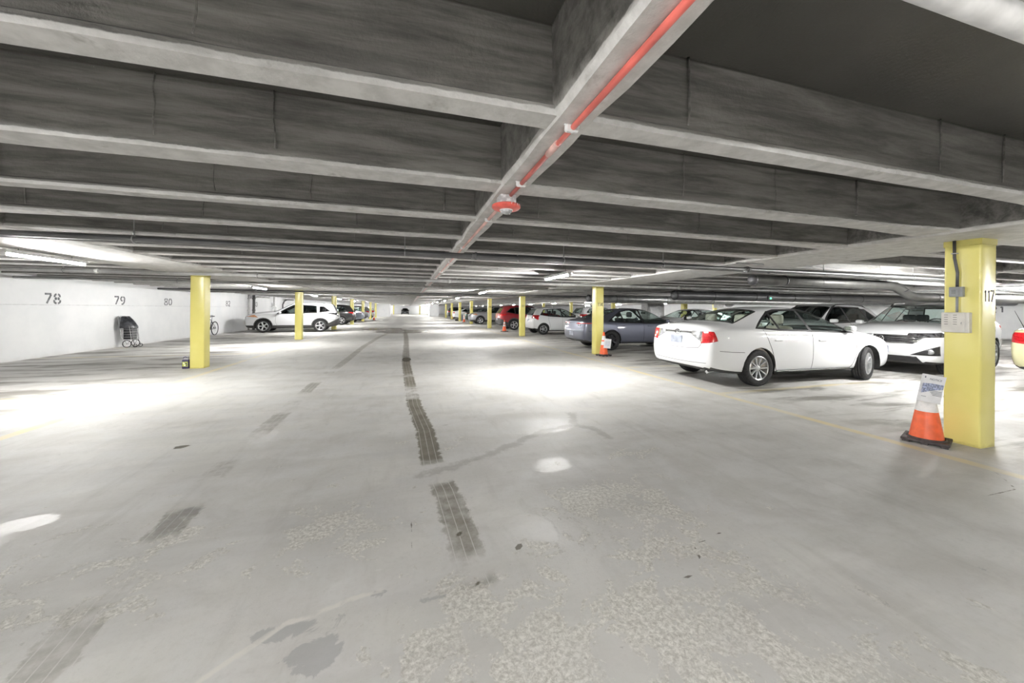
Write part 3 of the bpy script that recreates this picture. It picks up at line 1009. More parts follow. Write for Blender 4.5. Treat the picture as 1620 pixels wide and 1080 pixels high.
def seat_bm(w=.50):
    bm = bmesh.new()
    bbox(bm, (-.02, -w / 2, .0), (.50, w / 2, .16), .06, 3)
    r = bbox(bm, (-.10, -w / 2, .08), (.06, w / 2, .66), .06, 3)
    for v in {v for f in r['faces'] for v in f.verts}:
        v.co.x -= (v.co.z - .08) * .30
    return bm
def headrest_bm():
    bm = bmesh.new()
    bbox(bm, (-.06, -.13, 0), (.05, .13, .19), .05, 3)
    for y in (-.05, .05):
        tube(bm, [(0, y, -.10), (0, y, .03)], .008, 6)
    return bm

def build_car(sp, name, label, paint, loc, heading, group=None, cat='car', glass=None, rear_glass=None, steer=0.0, detail=2, rim_mat=None, interior=None, extra=None, style=None):
    """one car: Empty at the ground under its middle, with body, glass, lights, wheels, seats ... as parts"""
    L, W, H = sp['L'], sp['W'], sp['H']
    hw = W / 2
    glass = glass or GLASS_CLEAR; rear_glass = rear_glass or glass
    interior = interior or INT_DARK
    rim_mat = rim_mat or ALLOY
    root = tag(empty(name, loc, heading), label, cat, group)
    S = Vector((-L / 2, 0, 0))
    bm = body_mesh(sp)
    bvh = BVHTree.FromBMesh(bm)
    def put(nm, b, mat, parent=None, smooth=None, shift=True):
        if shift:
            bmesh.ops.translate(b, verts=b.verts[:], vec=S)
        o = obj(nm, b, mat, parent or root)
        if smooth:
            shade(o.data, smooth)
        return o
    def side_hit(x, z, s):
        h = bvh.ray_cast(Vector((x, s * 3, z)), Vector((0, -s, 0)))
        return h[0]
    def end_hit(y, z, s):
        h = bvh.ray_cast(Vector((L / 2 + s * 6, y, z)), Vector((-s, 0, 0)))
        return h[0]
    R = sp['tyre_r']; xa, xf = sp['axles']; zc = R
    # --- windows: black surround with the pane inside
    def window(nm, pts, axes, extra, g, rim=.036, gname=None):
        fs = cut_convex(bm, poly_planes(grow(pts, rim), axes, extra))
        if not fs:
            return
        tb = extract(bm, fs, .0015)
        gf = cut_convex(tb, poly_planes(pts, axes, extra))
        gb = extract(tb, gf, -.003) if gf else None
        tr = put(nm + '_surround', tb, sp.get('surround', BLACK_TRIM))
        if gb:
            put(nm, gb, g, tr)
    for nm, pts in sp['side_windows']:
        for s in (-1, 1):
            window(nm, pts, (0, 2), [(1, .2, None) if s > 0 else (1, None, -.2)], rear_glass if nm.startswith('rear') else glass)
    window('windshield', sp['windshield'], (0, 1), [(2, sp['glass_z'], None)], glass, .03)
    if 'rear_window_top' in sp:
        window('rear_window', sp['rear_window_top'], (0, 1), [(2, sp['glass_z'], None)], rear_glass, .03)
    else:
        window('rear_window', sp['rear_window_back'], (1, 2), [(0, None, sp.get('rear_window_x', .9))], rear_glass, .03)
    # --- lights and other inlaid pieces: (name, material, planes builder, offset)
    for nm, mat, both, planes, off in sp.get('inlays', []):
        for s in ((-1, 1) if both else (1,)):
            pl = planes if s > 0 else [(Vector((c.x, -c.y, c.z)), Vector((n.x, -n.y, n.z))) for c, n in planes]
            fs = cut_convex(bm, pl)
            if fs:
                put(nm, extract(bm, fs, off, max(.012, off + .006)), mat)
    # --- wheel arches
    ra = R + sp.get('arch_gap', .045)
    for xc in (xa, xf):
        for s in (-1, 1):
            ex = [(1, .35, None) if s > 0 else (1, None, -.35)]
            circ = lambda r: [(xc + r * math.cos(2 * PI * k / 20), zc + .01 + r * math.sin(2 * PI * k / 20)) for k in range(20)]
            if sp.get('cladding'):
                fs = cut_convex(bm, poly_planes(circ(ra + .055), (0, 2), ex))
                tb = extract(bm, fs, .008, .014)
                inner = [f for f in cut_convex(tb, poly_planes(circ(ra), (0, 2), ex)) if f.is_valid]
                bmesh.ops.delete(tb, geom=inner, context='FACES')
                put('arch_trim', tb, sp['cladding'])
            else:
                fs = cut_convex(bm, poly_planes(circ(ra), (0, 2), ex))
                bmesh.ops.delete(bm, geom=fs, context='FACES')
            lb = bmesh.new()
            nseg = 16
            y0, y1 = s * (hw - .36), s * (hw - .035)
            a0 = [-.35 + (PI + .7) * k / nseg for k in range(nseg + 1)]
            A = [lb.verts.new((xc + (ra - .002) * math.cos(a), y0, zc + .01 + (ra - .002) * math.sin(a))) for a in a0]
            B = [lb.verts.new((xc + (ra - .002) * math.cos(a), y1, zc + .01 + (ra - .002) * math.sin(a))) for a in a0]
            for k in range(nseg):
                lb.faces.new((A[k], A[k + 1], B[k + 1], B[k]))
            lb.faces.new(A)
            put('arch_liner', lb, LINER)
    # --- lower cladding / sills
    if sp.get('cladding'):
        fs = cut_convex(bm, ranges((2, None, sp['clad_z'])))
        if fs:
            put('lower_cladding', extract(bm, fs, .004, .01), sp['cladding'])
    else:
        fs = [f for f in bm.faces if f.normal.z < -.6 and f.calc_center_median().z < .35]
        if fs:
            put('underbody', extract(bm, fs), PLASTIC)
    # --- doors, with dark shut lines
    doors = []
    for nm, pts in sp.get('doors', []):
        for s in (-1, 1):
            ex = [(1, .3, None) if s > 0 else (1, None, -.3)]
            fs = cut_convex(bm, poly_planes(pts, (0, 2), ex))
            if fs:
                d = put(nm, extract(bm, fs), paint)
                doors.append((d, s))
                if detail > 1:
                    hx, hz = sp['handles'][nm]
                    h = side_hit(hx, hz, s)
                    if h:
                        hb = bmesh.new()
                        bbox(hb, (-.095, -.016, -.014), (.095, .022, .016), .012, 2)
                        if s < 0:
                            for v in hb.verts: v.co.y *= -1
                            bmesh.ops.reverse_faces(hb, faces=hb.faces[:])
                        bmesh.ops.translate(hb, verts=hb.verts[:], vec=h)
                        put('door_handle', hb, sp.get('handle_mat', paint), d)
    if detail > 0:
        for s in (-1, 1):
            sb = bmesh.new()
            for line in sp.get('seams', []):
                pts = []
                for (xa_, za_), (xb_, zb_) in zip(line[:-1], line[1:]):
                    m = max(2, int(math.hypot(xb_ - xa_, zb_ - za_) / .06))
                    for k in range(m):
                        h = side_hit(lerp(xa_, xb_, k / m), lerp(za_, zb_, k / m), s)
                        if h: pts.append(h)
                h = side_hit(*line[-1], s)
                if h: pts.append(h)
                if len(pts) > 1:
                    tube(sb, pts, .0042, 5)
            if sb.verts:
                put('shut_line', sb, LINER)
            else:
                sb.free()
    # --- body shell and anything left of it
    for f in bm.faces:
        f.smooth = True
    put('body', bm, paint)
    # --- tub that closes the cabin below the glass
    ib = bmesh.new()
    zbelt = sp['glass_z'] - .04
    box(ib, (sp['cabin'][0], -hw + .10, .30), (sp['cabin'][1], hw - .10, .36))
    for s in (-1, 1):
        box(ib, (sp['cabin'][0], s * (hw - .11) - .02, .36), (sp['cabin'][1], s * (hw - .11) + .02, zbelt - .02))
    put('cabin_tub', ib, interior)
    # --- seats, dashboard, steering wheel
    fx = sp['seat_x']
    if detail > 0:
        for s in (-1, 1):
            st = put('front_seat', seat_bm(), interior)
            st.location = (fx[0], s * .37, .42)
            hd = put('headrest', headrest_bm(), interior, st, shift=False)
            hd.location = (S.x - .24, 0, .70)
        bn = put('rear_seat', seat_bm(1.15), interior)
        bn.location = (fx[1], 0, .42)
        for y in (-.37, .37):
            hd = put('headrest', headrest_bm(), interior, bn, shift=False)
            hd.location = (S.x - .24, y, .70)
        db = bmesh.new(); bbox(db, (sp['dash'] - .22, -hw + .16, .70), (sp['dash'] + .25, hw - .16, sp['glass_z'] - .01), .05, 2)
        put('dashboard', db, INT_DARK)
        wb = bmesh.new()
        c = Vector((sp['dash'] - .34, .37, sp['glass_z'] - .02))
        u = Vector((0, 1, 0)); v = Vector((.42, 0, .9)).normalized()
        tube(wb, ring_pts(c, u, v, .18, 20), .014, 6, closed=True)
        tube(wb, [c - u * .17, c + u * .17], .012, 5); tube(wb, [c, c - v * .17], .012, 5)
        tube(wb, [c, c + Vector((.25, 0, -.12))], .03, 6)
        put('steering_wheel', wb, INT_DARK)
        if 'shelf' in sp:
            pb = bmesh.new(); bbox(pb, sp['shelf'][0], sp['shelf'][1], .02, 1)
            put('parcel_shelf', pb, interior)
        mb = bmesh.new(); bbox(mb, (sp['inner_mirror'][0] - .02, -.12, sp['inner_mirror'][1] - .035), (sp['inner_mirror'][0] + .02, .12, sp['inner_mirror'][1] + .035), .015, 2)
        put('rear_view_mirror', mb, BLACK_TRIM)
    # --- door mirrors
    for s in (-1, 1):
        mx, mz = sp['mirror']
        h = side_hit(mx, mz - .05, s) or Vector((mx, s * hw, mz))
        mb = bmesh.new()
        bbox(mb, (-.07, .05, -.055), (.06, .225, .06), .045, 3)
        for v in mb.verts:
            v.co.x += (.22 - v.co.y) * .3 * (1 if v.co.x > 0 else .25)
            v.co.y *= s
        if s < 0: bmesh.ops.reverse_faces(mb, faces=mb.faces[:])
        bmesh.ops.translate(mb, verts=mb.verts[:], vec=(mx, h.y - s * .03, mz))
        m = put('side_mirror', mb, sp.get('mirror_mat') or paint, smooth=50)
        sb = bmesh.new()
        tube(sb, [(mx + .02, h.y - s * .04, mz - .06), (mx, h.y + s * .10, mz - .03)], .028, 6)
        put('mirror_stalk', sb, BLACK_TRIM, m)
        gb = bmesh.new(); box(gb, (mx - .074, min(h.y + s * .06, h.y + s * .16), mz - .032), (mx - .069, max(h.y + s * .06, h.y + s * .16), mz + .04))
        put('mirror_glass', gb, CHROME, m)
    # --- number plates
    for s, key in ((-1, 'plate_rear'), (1, 'plate_front')):
        if sp.get(key):
            z = sp[key]
            h = end_hit(0, z, s)
            if h:
                pb = bmesh.new(); bbox(pb, (h.x - .012, -.155, z - .075), (h.x + .012, .155, z + .075), .006, 1)
                put('number_plate', pb, PLATE)
    # --- wheels
    tm, rm, dm = wheel_meshes(R, sp.get('tyre_w', .215), sp['rim_r'], style or sp.get('rim', 'five'))
    for xc, st in ((xa, 0), (xf, steer)):
        for s in (-1, 1):
            w = link('wheel', tm, None, root, (xc - L / 2, s * (hw - sp.get('track_in', .125)), R))
            w.rotation_euler = (0, 0, (0 if s > 0 else PI) + st)
            rim = bpy.data.objects.new('rim', rm); COL.objects.link(rim); rim.parent = w
            if not rm.materials: rm.materials.append(ALLOY)
            rim.material_slots[0].link = 'OBJECT'; rim.material_slots[0].material = rim_mat
            dd = bpy.data.objects.new('brake_disc', dm); COL.objects.link(dd); dd.parent = w
    if extra:
        extra(dict(root=root, put=put, side_hit=side_hit, end_hit=end_hit, L=L, W=W, H=H, hw=hw, S=S, bvh=bvh))
    return root

# ------------------------------------------------------------------ body types: x from the rear bumper forwards, z from the ground
V3 = Vector
def half(*pl):
    return [(V3(c), V3(n).normalized()) for c, n in pl]
SEDAN = dict(
    L=4.81, W=1.82, H=1.47, tyre_r=.334, tyre_w=.215, rim_r=.222, axles=(1.075, 3.85), rim='ten', arch_gap=.035,
    top=[(0, 1.07), (.10, 1.115), (.35, 1.14), (.62, 1.165), (1.0, 1.30), (1.40, 1.425), (1.9, 1.475), (2.35, 1.47), (2.75, 1.415), (3.2, 1.235), (3.62, 1.075), (4.0, 1.015), (4.35, .93), (4.62, .82), (4.81, .70)],
    belt=[(0, 1.03), (.35, 1.06), (.8, 1.05), (1.6, 1.015), (2.6, .985), (3.5, .955), (4.0, .915), (4.5, .805), (4.81, .66)],
    plan=[(0, .84), (.10, .915), (.28, .962), (.6, .988), (1.1, 1.0), (3.6, 1.0), (4.1, .985), (4.45, .935), (4.68, .85), (4.81, .70)],
    bottom=[(0, .32), (.3, .25), (.8, .20), (4.2, .19), (4.81, .22)],
    roofw=[(0, .68), (.62, .66), (1.0, .605), (1.4, .56), (2.2, .565), (2.75, .575), (3.2, .63), (3.62, .68), (4.81, .6)],
    rear_face=[(.20, .16), (.34, .07), (.5, .015), (.62, .0), (.70, .03), (.80, .075), (.95, .085), (1.08, .12)],
    front_face=[(.18, 4.70), (.30, 4.79), (.45, 4.81), (.58, 4.80), (.70, 4.74), (.85, 4.62)],
    stations=[0, .12, .30, .50, .66, .85, 1.05, 1.28, 1.6, 2.0, 2.4, 2.72, 2.98, 3.25, 3.5, 3.68, 3.95, 4.25, 4.48, 4.66, 4.81],
    side_windows=[('rear_side_window', [(1.62, 1.045), (2.31, 1.02), (2.29, 1.385), (1.80, 1.375), (1.62, 1.34)]), ('rear_quarter_glass', [(1.10, 1.07), (1.56, 1.047), (1.57, 1.32)]),
                  ('front_side_window', [(2.38, 1.015), (3.42, .985), (3.37, 1.03), (2.86, 1.325), (2.70, 1.375), (2.355, 1.39)])],
    windshield=[(2.80, .50), (3.58, .66), (3.64, .35), (3.66, 0), (3.64, -.35), (3.58, -.66), (2.80, -.50)], glass_z=1.045,
    rear_window_top=[(1.36, .50), (.72, .62), (.68, .3), (.68, -.3), (.72, -.62), (1.36, -.50)],
    doors=[('rear_door', [(1.46, .30), (2.33, .30), (2.34, .995), (1.22, 1.035), (1.18, .92), (1.36, .62)]), ('front_door', [(2.35, .30), (3.38, .30), (3.50, .55), (3.46, .955), (2.36, .995)])],
    handles={'rear_door': (1.50, .84), 'front_door': (2.58, .82)},
    seams=[[(1.18, 1.03), (1.36, .62), (1.46, .32), (1.50, .28), (3.36, .28), (3.40, .32), (3.50, .55), (3.47, .95)], [(2.345, .985), (2.34, .29)], [(3.5, .93), (3.9, .885), (4.3, .80)], [(.22, .66), (.45, .64), (.72, .63)]],
    cabin=(.75, 3.6), seat_x=(2.35, 1.45), dash=3.30, mirror=(3.28, 1.045), inner_mirror=(2.95, 1.27), shelf=((.7, -.6, .93), (1.25, .6, .97)),
    plate_rear=.82, plate_front=.42, mirror_mat=None,
    inlays=[
        ('tail_light', RED_LENS, True, half(((0, .60, 0), (0, -1, 0)), ((.40, 0, 0), (1, 0, .25)), ((0, 0, 1.0), (0, 0, 1)), ((.08, .60, .79), (.30, .05, -1))), .004),
        ('reverse_light', CLEAR_LENS, True, half(((0, .36, 0), (0, -1, 0)), ((0, .60, 0), (0, 1, 0)), ((.5, 0, 0), (1, 0, 0)), ((0, 0, 1.0), (0, 0, 1)), ((0, .36, .93), (0, -.5, -1))), .004),
        ('trunk_garnish', CHROME, False, half(((0, .36, 0), (0, 1, 0)), ((0, -.36, 0), (0, -1, 0)), ((.5, 0, 0), (1, 0, 0)), ((0, 0, .985), (0, 0, 1)), ((0, 0, .945), (0, 0, -1))), .004),
        ('headlight', CLEAR_LENS, True, half(((4.12, 0, 0), (-1, 0, .6)), ((0, .42, 0), (0, -1, 0)), ((4.4, 0, .80), (.28, 0, 1)), ((4.4, 0, .66), (0, 0, -1))), .004),
        ('grille', GRILLE, False, half(((4.5, 0, 0), (-1, 0, 0)), ((0, .38, 0), (0, 1, 0)), ((0, -.38, 0), (0, -1, 0)), ((0, 0, .68), (0, 0, 1)), ((0, 0, .58), (0, 0, -1))), .003),
        ('lower_grille', GRILLE, False, half(((4.5, 0, 0), (-1, 0, 0)), ((0, .5, 0), (0, 1, 0)), ((0, -.5, 0), (0, -1, 0)), ((0, 0, .36), (0, 0, 1)), ((0, 0, .25), (0, 0, -1))), .003),
    ])
SEDAN_B = dict(SEDAN)      # longer roofline, slim full width tail lamp
SEDAN_B.update(H=1.45, W=1.86, rim='turbine',
    top=[(0, .99), (.10, 1.03), (.35, 1.07), (.60, 1.115), (1.0, 1.27), (1.45, 1.395), (1.95, 1.45), (2.35, 1.45), (2.75, 1.395), (3.2, 1.20), (3.62, 1.01), (4.0, .965), (4.35, .89), (4.62, .78), (4.81, .68)],
    belt=[(0, .95), (.35, .985), (.8, .97), (1.6, .945), (2.6, .925), (3.5, .905), (4.0, .87), (4.5, .765), (4.81, .64)],
    side_windows=[('rear_side_window', [(1.60, .965), (2.31, .95), (2.29, 1.365), (1.85, 1.355), (1.60, 1.30)]), ('rear_quarter_glass', [(1.05, 1.00), (1.54, .965), (1.55, 1.28)]),
                  ('front_side_window', [(2.38, .945), (3.42, .935), (3.36, 1.0), (2.86, 1.30), (2.70, 1.355), (2.355, 1.37)])],
    plate_rear=.55, handle_mat=None, glass_z=1.0,
    doors=[('rear_door', [(1.46, .30), (2.33, .30), (2.34, .935), (1.22, .965), (1.18, .88), (1.36, .62)]), ('front_door', [(2.35, .30), (3.38, .30), (3.50, .55), (3.46, .91), (2.36, .935)])],
    mirror=(3.28, 1.0),
    inlays=[('tail_light', RED_LENS, True, half(((0, .30, 0), (0, -1, 0)), ((.42, 0, 0), (1, 0, 0)), ((0, 0, .93), (0, 0, 1)), ((0, .30, .875), (0, .06, -1))), .004),
            ('reverse_light', CLEAR_LENS, True, half(((0, .42, 0), (0, -1, 0)), ((0, .62, 0), (0, 1, 0)), ((.5, 0, 0), (1, 0, 0)), ((0, 0, .865), (0, 0, 1)), ((0, 0, .82), (0, 0, -1))), .004),
            SEDAN['inlays'][3], SEDAN['inlays'][4], SEDAN['inlays'][5],
            ('rear_valance', PLASTIC, False, half(((.4, 0, 0), (1, 0, 0)), ((0, .7, 0), (0, 1, 0)), ((0, -.7, 0), (0, -1, 0)), ((0, 0, .36), (0, 0, 1))), .003)])
SEDAN_B.pop('handle_mat')

SUV = dict(
    L=4.64, W=1.88, H=1.64, tyre_r=.355, tyre_w=.23, rim_r=.245, axles=(.95, 3.70), rim='twin', arch_gap=.04, bulge=.05,
    top=[(0, 1.555), (.5, 1.60), (1.2, 1.64), (1.8, 1.64), (2.3, 1.595), (2.75, 1.39), (3.28, 1.145), (3.6, 1.12), (4.0, 1.09), (4.35, 1.02), (4.64, .87)],
    belt=[(0, 1.08), (.8, 1.07), (2.0, 1.03), (3.2, 1.03), (3.8, 1.02), (4.3, .95), (4.64, .82)],
    plan=[(0, .85), (.12, .93), (.35, .975), (.9, 1.0), (3.5, 1.0), (4.0, .985), (4.3, .945), (4.52, .87), (4.64, .74)],
    bottom=[(0, .36), (.3, .28), (.9, .22), (3.9, .21), (4.64, .26)],
    roofw=[(0, .54), (.6, .57), (1.4, .60), (2.3, .60), (2.75, .65), (3.28, .72), (4.64, .65)],
    rear_face=[(.24, .14), (.40, .05), (.58, .0), (.75, .02), (.95, .045), (1.1, .07), (1.3, .19), (1.5, .33), (1.62, .44)],
    front_face=[(.20, 4.50), (.34, 4.60), (.55, 4.64), (.78, 4.63), (.92, 4.57), (1.05, 4.42)],
    stations=[0, .12, .28, .74, 1.0, 1.3, 1.65, 2.0, 2.3, 2.55, 2.8, 3.05, 3.24, 3.42, 3.75, 4.08, 4.32, 4.5, 4.64],
    side_windows=[('rear_quarter_glass', [(.50, 1.20), (1.00, 1.115), (1.00, 1.45), (.80, 1.44)]), ('rear_side_window', [(1.07, 1.10), (1.95, 1.07), (1.93, 1.515), (1.07, 1.49)]),
                  ('front_side_window', [(2.02, 1.065), (3.02, 1.045), (2.96, 1.10), (2.45, 1.42), (2.28, 1.505), (2.0, 1.52)])],
    windshield=[(2.38, .54), (3.22, .70), (3.27, .35), (3.28, 0), (3.27, -.35), (3.22, -.70), (2.38, -.54)], glass_z=1.08,
    rear_window_back=[(-.54, 1.14), (.54, 1.14), (.45, 1.47), (-.45, 1.47)], rear_window_x=.75,
    doors=[('rear_door', [(1.32, .34), (1.985, .34), (1.985, 1.05), (.98, 1.09), (.98, .95), (1.22, .62)]), ('front_door', [(2.0, .34), (3.02, .34), (3.14, .6), (3.10, 1.02), (2.0, 1.05)])],
    handles={'rear_door': (1.22, .93), 'front_door': (2.2, .91)},
    seams=[[(.98, 1.07), (.98, .95), (1.22, .62), (1.32, .36), (3.02, .34), (3.14, .6), (3.11, 1.0)], [(1.99, 1.04), (1.99, .35)], [(3.2, .99), (3.8, .965), (4.2, .89)], [(.1, .70), (.5, .70)]],
    cabin=(.55, 3.3), seat_x=(1.95, 1.05), dash=2.92, mirror=(2.90, 1.10), inner_mirror=(2.52, 1.44),
    plate_rear=.72, plate_front=.55,
    inlays=[('tail_light', RED_LENS, True, half(((0, .50, 0), (0, -1, 0)), ((.42, 0, 0), (1, 0, 0)), ((0, 0, 1.06), (0, 0, 1)), ((.1, .9, .92), (.25, .30, -1))), .004),
            ('headlight', DARK_LENS, True, half(((4.02, 0, 0), (-1, 0, .2)), ((0, .43, 0), (0, -1, 0)), ((4.4, .6, .925), (.10, .0, 1)), ((4.4, .9, .845), (.0, .10, -1))), .004),
            ('grille', GRILLE, False, half(((4.3, 0, 0), (-1, 0, 0)), ((0, .62, .77), (0, 1, -1.2)), ((0, -.62, .77), (0, -1, -1.2)), ((0, 0, .87), (0, 0, 1)), ((0, 0, .69), (0, 0, -1))), .003),
            ('lower_grille', GRILLE, False, half(((4.3, 0, 0), (-1, 0, 0)), ((0, .62, .34), (0, 1, .6)), ((0, -.62, .34), (0, -1, .6)), ((0, 0, .42), (0, 0, 1)), ((0, 0, .30), (0, 0, -1))), .003),
            ('fog_recess', GRILLE, True, half(((4.0, 0, 0), (-1, 0, 0)), ((0, .50, .47), (0, -1, .9)), ((0, .86, .5), (0, 1, 0)), ((0, .86, .66), (0, -.55, 1)), ((0, .7, .45), (0, 0, -1))), .003)])
SUV_CLAD = dict(SUV)
SUV_CLAD.update(H=1.70, cladding=PLASTIC, clad_z=.40, rim='five',
    inlays=[('tail_light', DARK_LENS, True, half(((0, .42, 0), (0, -1, 0)), ((.62, 0, 1.05), (1, 0, .9)), ((0, 0, 1.10), (0, 0, 1)), ((.1, .9, .97), (.18, .30, -1))), .004),
            ('headlight', AMBER_LENS, True, half(((4.05, 0, .93), (-1, 0, 1.2)), ((0, .62, 0), (0, -1, 0)), ((4.3, .6, .925), (.22, .0, 1)), ((4.3, .9, .86), (.1, .0, -1))), .004),
            SUV['inlays'][2], SUV['inlays'][3],
            ('rear_valance', PLASTIC, False, half(((.62, 0, 0), (1, 0, 0)), ((.3, 0, .62), (.55, 0, 1))), .004)])
SUV_SMOOTH = dict(SUV_CLAD); SUV_SMOOTH.update(H=1.66, inlays=[SUV['inlays'][0]] + SUV_CLAD['inlays'][2:] + [SUV['inlays'][1]])

HATCH = dict(
    L=4.06, W=1.70, H=1.52, tyre_r=.305, tyre_w=.185, rim_r=.205, axles=(.64, 3.17), rim='twin', arch_gap=.035, bulge=.05,
    top=[(0, 1.43), (.5, 1.485), (1.1, 1.52), (1.6, 1.505), (2.05, 1.42), (2.5, 1.22), (2.95, 1.02), (3.3, .95), (3.6, .875), (3.9, .77), (4.06, .66)],
    belt=[(0, 1.02), (.8, 1.0), (1.8, .955), (2.8, .91), (3.3, .875), (3.8, .74), (4.06, .62)],
    plan=[(0, .84), (.12, .93), (.35, .975), (.8, 1.0), (2.9, 1.0), (3.4, .98), (3.7, .93), (3.93, .84), (4.06, .70)],
    bottom=[(0, .32), (.3, .25), (.8, .19), (3.5, .18), (4.06, .21)],
    roofw=[(0, .46), (.6, .50), (1.2, .525), (2.0, .54), (2.5, .60), (2.95, .64), (4.06, .55)],
    rear_face=[(.20, .12), (.36, .04), (.52, .0), (.70, .03), (.9, .06), (1.05, .10), (1.25, .22), (1.4, .33), (1.5, .42)],
    front_face=[(.18, 3.95), (.3, 4.04), (.45, 4.06), (.58, 4.04), (.70, 3.98), (.85, 3.86)],
    stations=[0, .12, .28, .70, .95, 1.25, 1.6, 1.9, 2.15, 2.4, 2.65, 2.88, 3.05, 3.3, 3.6, 3.8, 3.94, 4.06],
    side_windows=[('rear_quarter_glass', [(.52, 1.10), (.90, 1.04), (.90, 1.36), (.74, 1.35)]), ('rear_side_window', [(.97, 1.03), (1.72, .995), (1.70, 1.395), (.97, 1.37)]),
                  ('front_side_window', [(1.79, .99), (2.70, .955), (2.62, 1.01), (2.15, 1.31), (2.0, 1.375), (1.77, 1.40)])],
    windshield=[(2.08, .48), (2.86, .62), (2.92, .3), (2.92, -.3), (2.86, -.62), (2.08, -.48)], glass_z=1.0,
    rear_window_back=[(-.48, 1.09), (.48, 1.09), (.40, 1.38), (-.40, 1.38)], rear_window_x=.7,
    doors=[('rear_door', [(1.05, .30), (1.745, .30), (1.745, .975), (.92, 1.02), (.92, .85), (.99, .6)]), ('front_door', [(1.76, .30), (2.62, .30), (2.78, .55), (2.76, .93), (1.76, .97)])],
    handles={'rear_door': (1.08, .88), 'front_door': (1.95, .85)},
    seams=[[(.92, 1.0), (.92, .85), (.99, .6), (1.05, .31), (2.62, .30), (2.78, .55), (2.76, .92)], [(1.75, .96), (1.75, .31)], [(2.9, .9), (3.4, .85)]],
    cabin=(.5, 2.95), seat_x=(1.70, .92), dash=2.55, mirror=(2.58, 1.01), inner_mirror=(2.2, 1.27),
    plate_rear=.78, plate_front=.42,
    inlays=[('tail_light', RED_LENS, True, half(((0, .50, 0), (0, -1, 0)), ((.36, 0, .9), (1, 0, -.35)), ((0, 0, 1.07), (0, 0, 1)), ((.1, .8, .90), (-.45, .1, -1))), .004),
            ('headlight', CLEAR_LENS, True, half(((3.35, 0, 0), (-1, 0, .5)), ((0, .42, 0), (0, -1, 0)), ((3.7, 0, .80), (.35, 0, 1)), ((3.7, 0, .65), (0, 0, -1))), .004),
            ('grille', GRILLE, False, half(((3.7, 0, 0), (-1, 0, 0)), ((0, .4, 0), (0, 1, 0)), ((0, -.4, 0), (0, -1, 0)), ((0, 0, .66), (0, 0, 1)), ((0, 0, .55), (0, 0, -1))), .003)])

def emblem_ovals(k, s, z, rings, ch=None):
    """chrome oval rings on the tail (s=-1) or the nose (s=1): (dy, dz, ry, rz)"""
    h = k['end_hit'](0, z, s)
    b = bmesh.new()
    for dy, dz, ry, rz in rings:
        pts = [(h.x + s * .012, dy + ry * math.cos(2 * PI * i / 20), z + dz + rz * math.sin(2 * PI * i / 20)) for i in range(20)]
        tube(b, pts, .0065, 5, closed=True)
    return k['put']('emblem', b, CHROME), h
def extra_sedan(k):
    emblem_ovals(k, -1, .965, [(0, 0, .075, .050), (0, .012, .024, .036), (0, .018, .050, .016)])
    b = bmesh.new(); tube(b, [(.44, -.58, .265), (.17, -.60, .255)], .036, 10, caps=False); tube(b, [(.44, -.58, .265), (.18, -.60, .255)], .031, 10)
    k['put']('tailpipe', b, CHROME)
    b = bmesh.new()
    for s in (-1, 1):
        bbox(b, (1.48, s * .885 - .012, .262), (3.34, s * .885 + .012, .282), .005, 1)
    k['put']('sill_strip', b, CHROME)
    b = bmesh.new()
    for line in ([(-.62, .78), (-.56, .70), (-.3, .675), (0, .67), (.3, .675), (.56, .70), (.62, .78)], [(-.70, .43), (-.35, .415), (0, .41), (.35, .415), (.70, .43)]):
        pts = []
        for (y0, z0), (y1, z1) in zip(line[:-1], line[1:]):
            for i in range(5):
                q = k['end_hit'](lerp(y0, y1, i / 5), lerp(z0, z1, i / 5), -1)
                if q: pts.append(q)
        tube(b, pts, .0045, 5)
    k['put']('trunk_shut_line', b, simple('shut_line_grey', (.12, .12, .12), .7))
    b = bmesh.new(); bbox(b, (1.30, -.30, 1.06), (1.31, -.12, 1.22), .002, 1)
    k['put']('permit_card', b, simple('white_card', (.8, .8, .78), .6))
def extra_suv_front(k):
    h = k['end_hit'](0, .78, 1)
    b = bmesh.new()
    for zz in (.73, .77, .815, .855):                      # grille bars
        pts = []
        for i in range(13):
            y = -.60 + i * .10
            q = k['end_hit'](y, zz, 1)
            if q and abs(y) > .09: pts.append(q + V3((.006, 0, 0)))
            elif len(pts) > 1:
                tube(b, pts, .008, 5); pts = []
        if len(pts) > 1: tube(b, pts, .008, 5)
    k['put']('grille_bar', b, CHROME)
    b = bmesh.new()
    for s in (-1, 1):
        pts = [k['end_hit'](s * y, z, 1) + V3((.008, 0, 0)) for y, z in ((.02, .705), (.2, .702), (.40, .71), (.56, .75), (.68, .83))]
        tube(b, pts, [.020, .018, .016, .014, .010], 6)
    k['put']('chrome_blade', b, CHROME)
    x = h.x + .02
    b = bmesh.new()
    lathe(b, [(.001, x), (.078, x), (.082, x - .008), (.082, x - .04)], 'x', 24, (0, 0, .78))
    e = k['put']('emblem_disc', b, GRILLE)
    b = bmesh.new()
    tube(b, [(x + .004, .08 * math.cos(2 * PI * i / 24), .78 + .08 * math.sin(2 * PI * i / 24)) for i in range(24)], .009, 6, closed=True)
    for dy, dz in ((.034, .026), (0, 0), (-.034, -.026)):  # three slanted shields
        pts = [(-.020, .022), (.020, .030), (.022, -.006), (.004, -.032), (-.016, -.016)]
        tube(b, [(x + .006, dy + p[0], .78 + dz + p[1]) for p in pts], .006, 5, closed=True)
    k['put']('emblem', b, CHROME, e)
    for s in (-1, 1):
        q = k['end_hit'](s * .76, .53, 1)
        b = bmesh.new(); lathe(b, [(.001, q.x + .02), (.05, q.x + .02), (.058, q.x + .008), (.058, q.x - .02)], 'x', 16, (0, s * .76, .53))
        k['put']('fog_light', b, CLEAR_LENS)
    roof_rails(k)
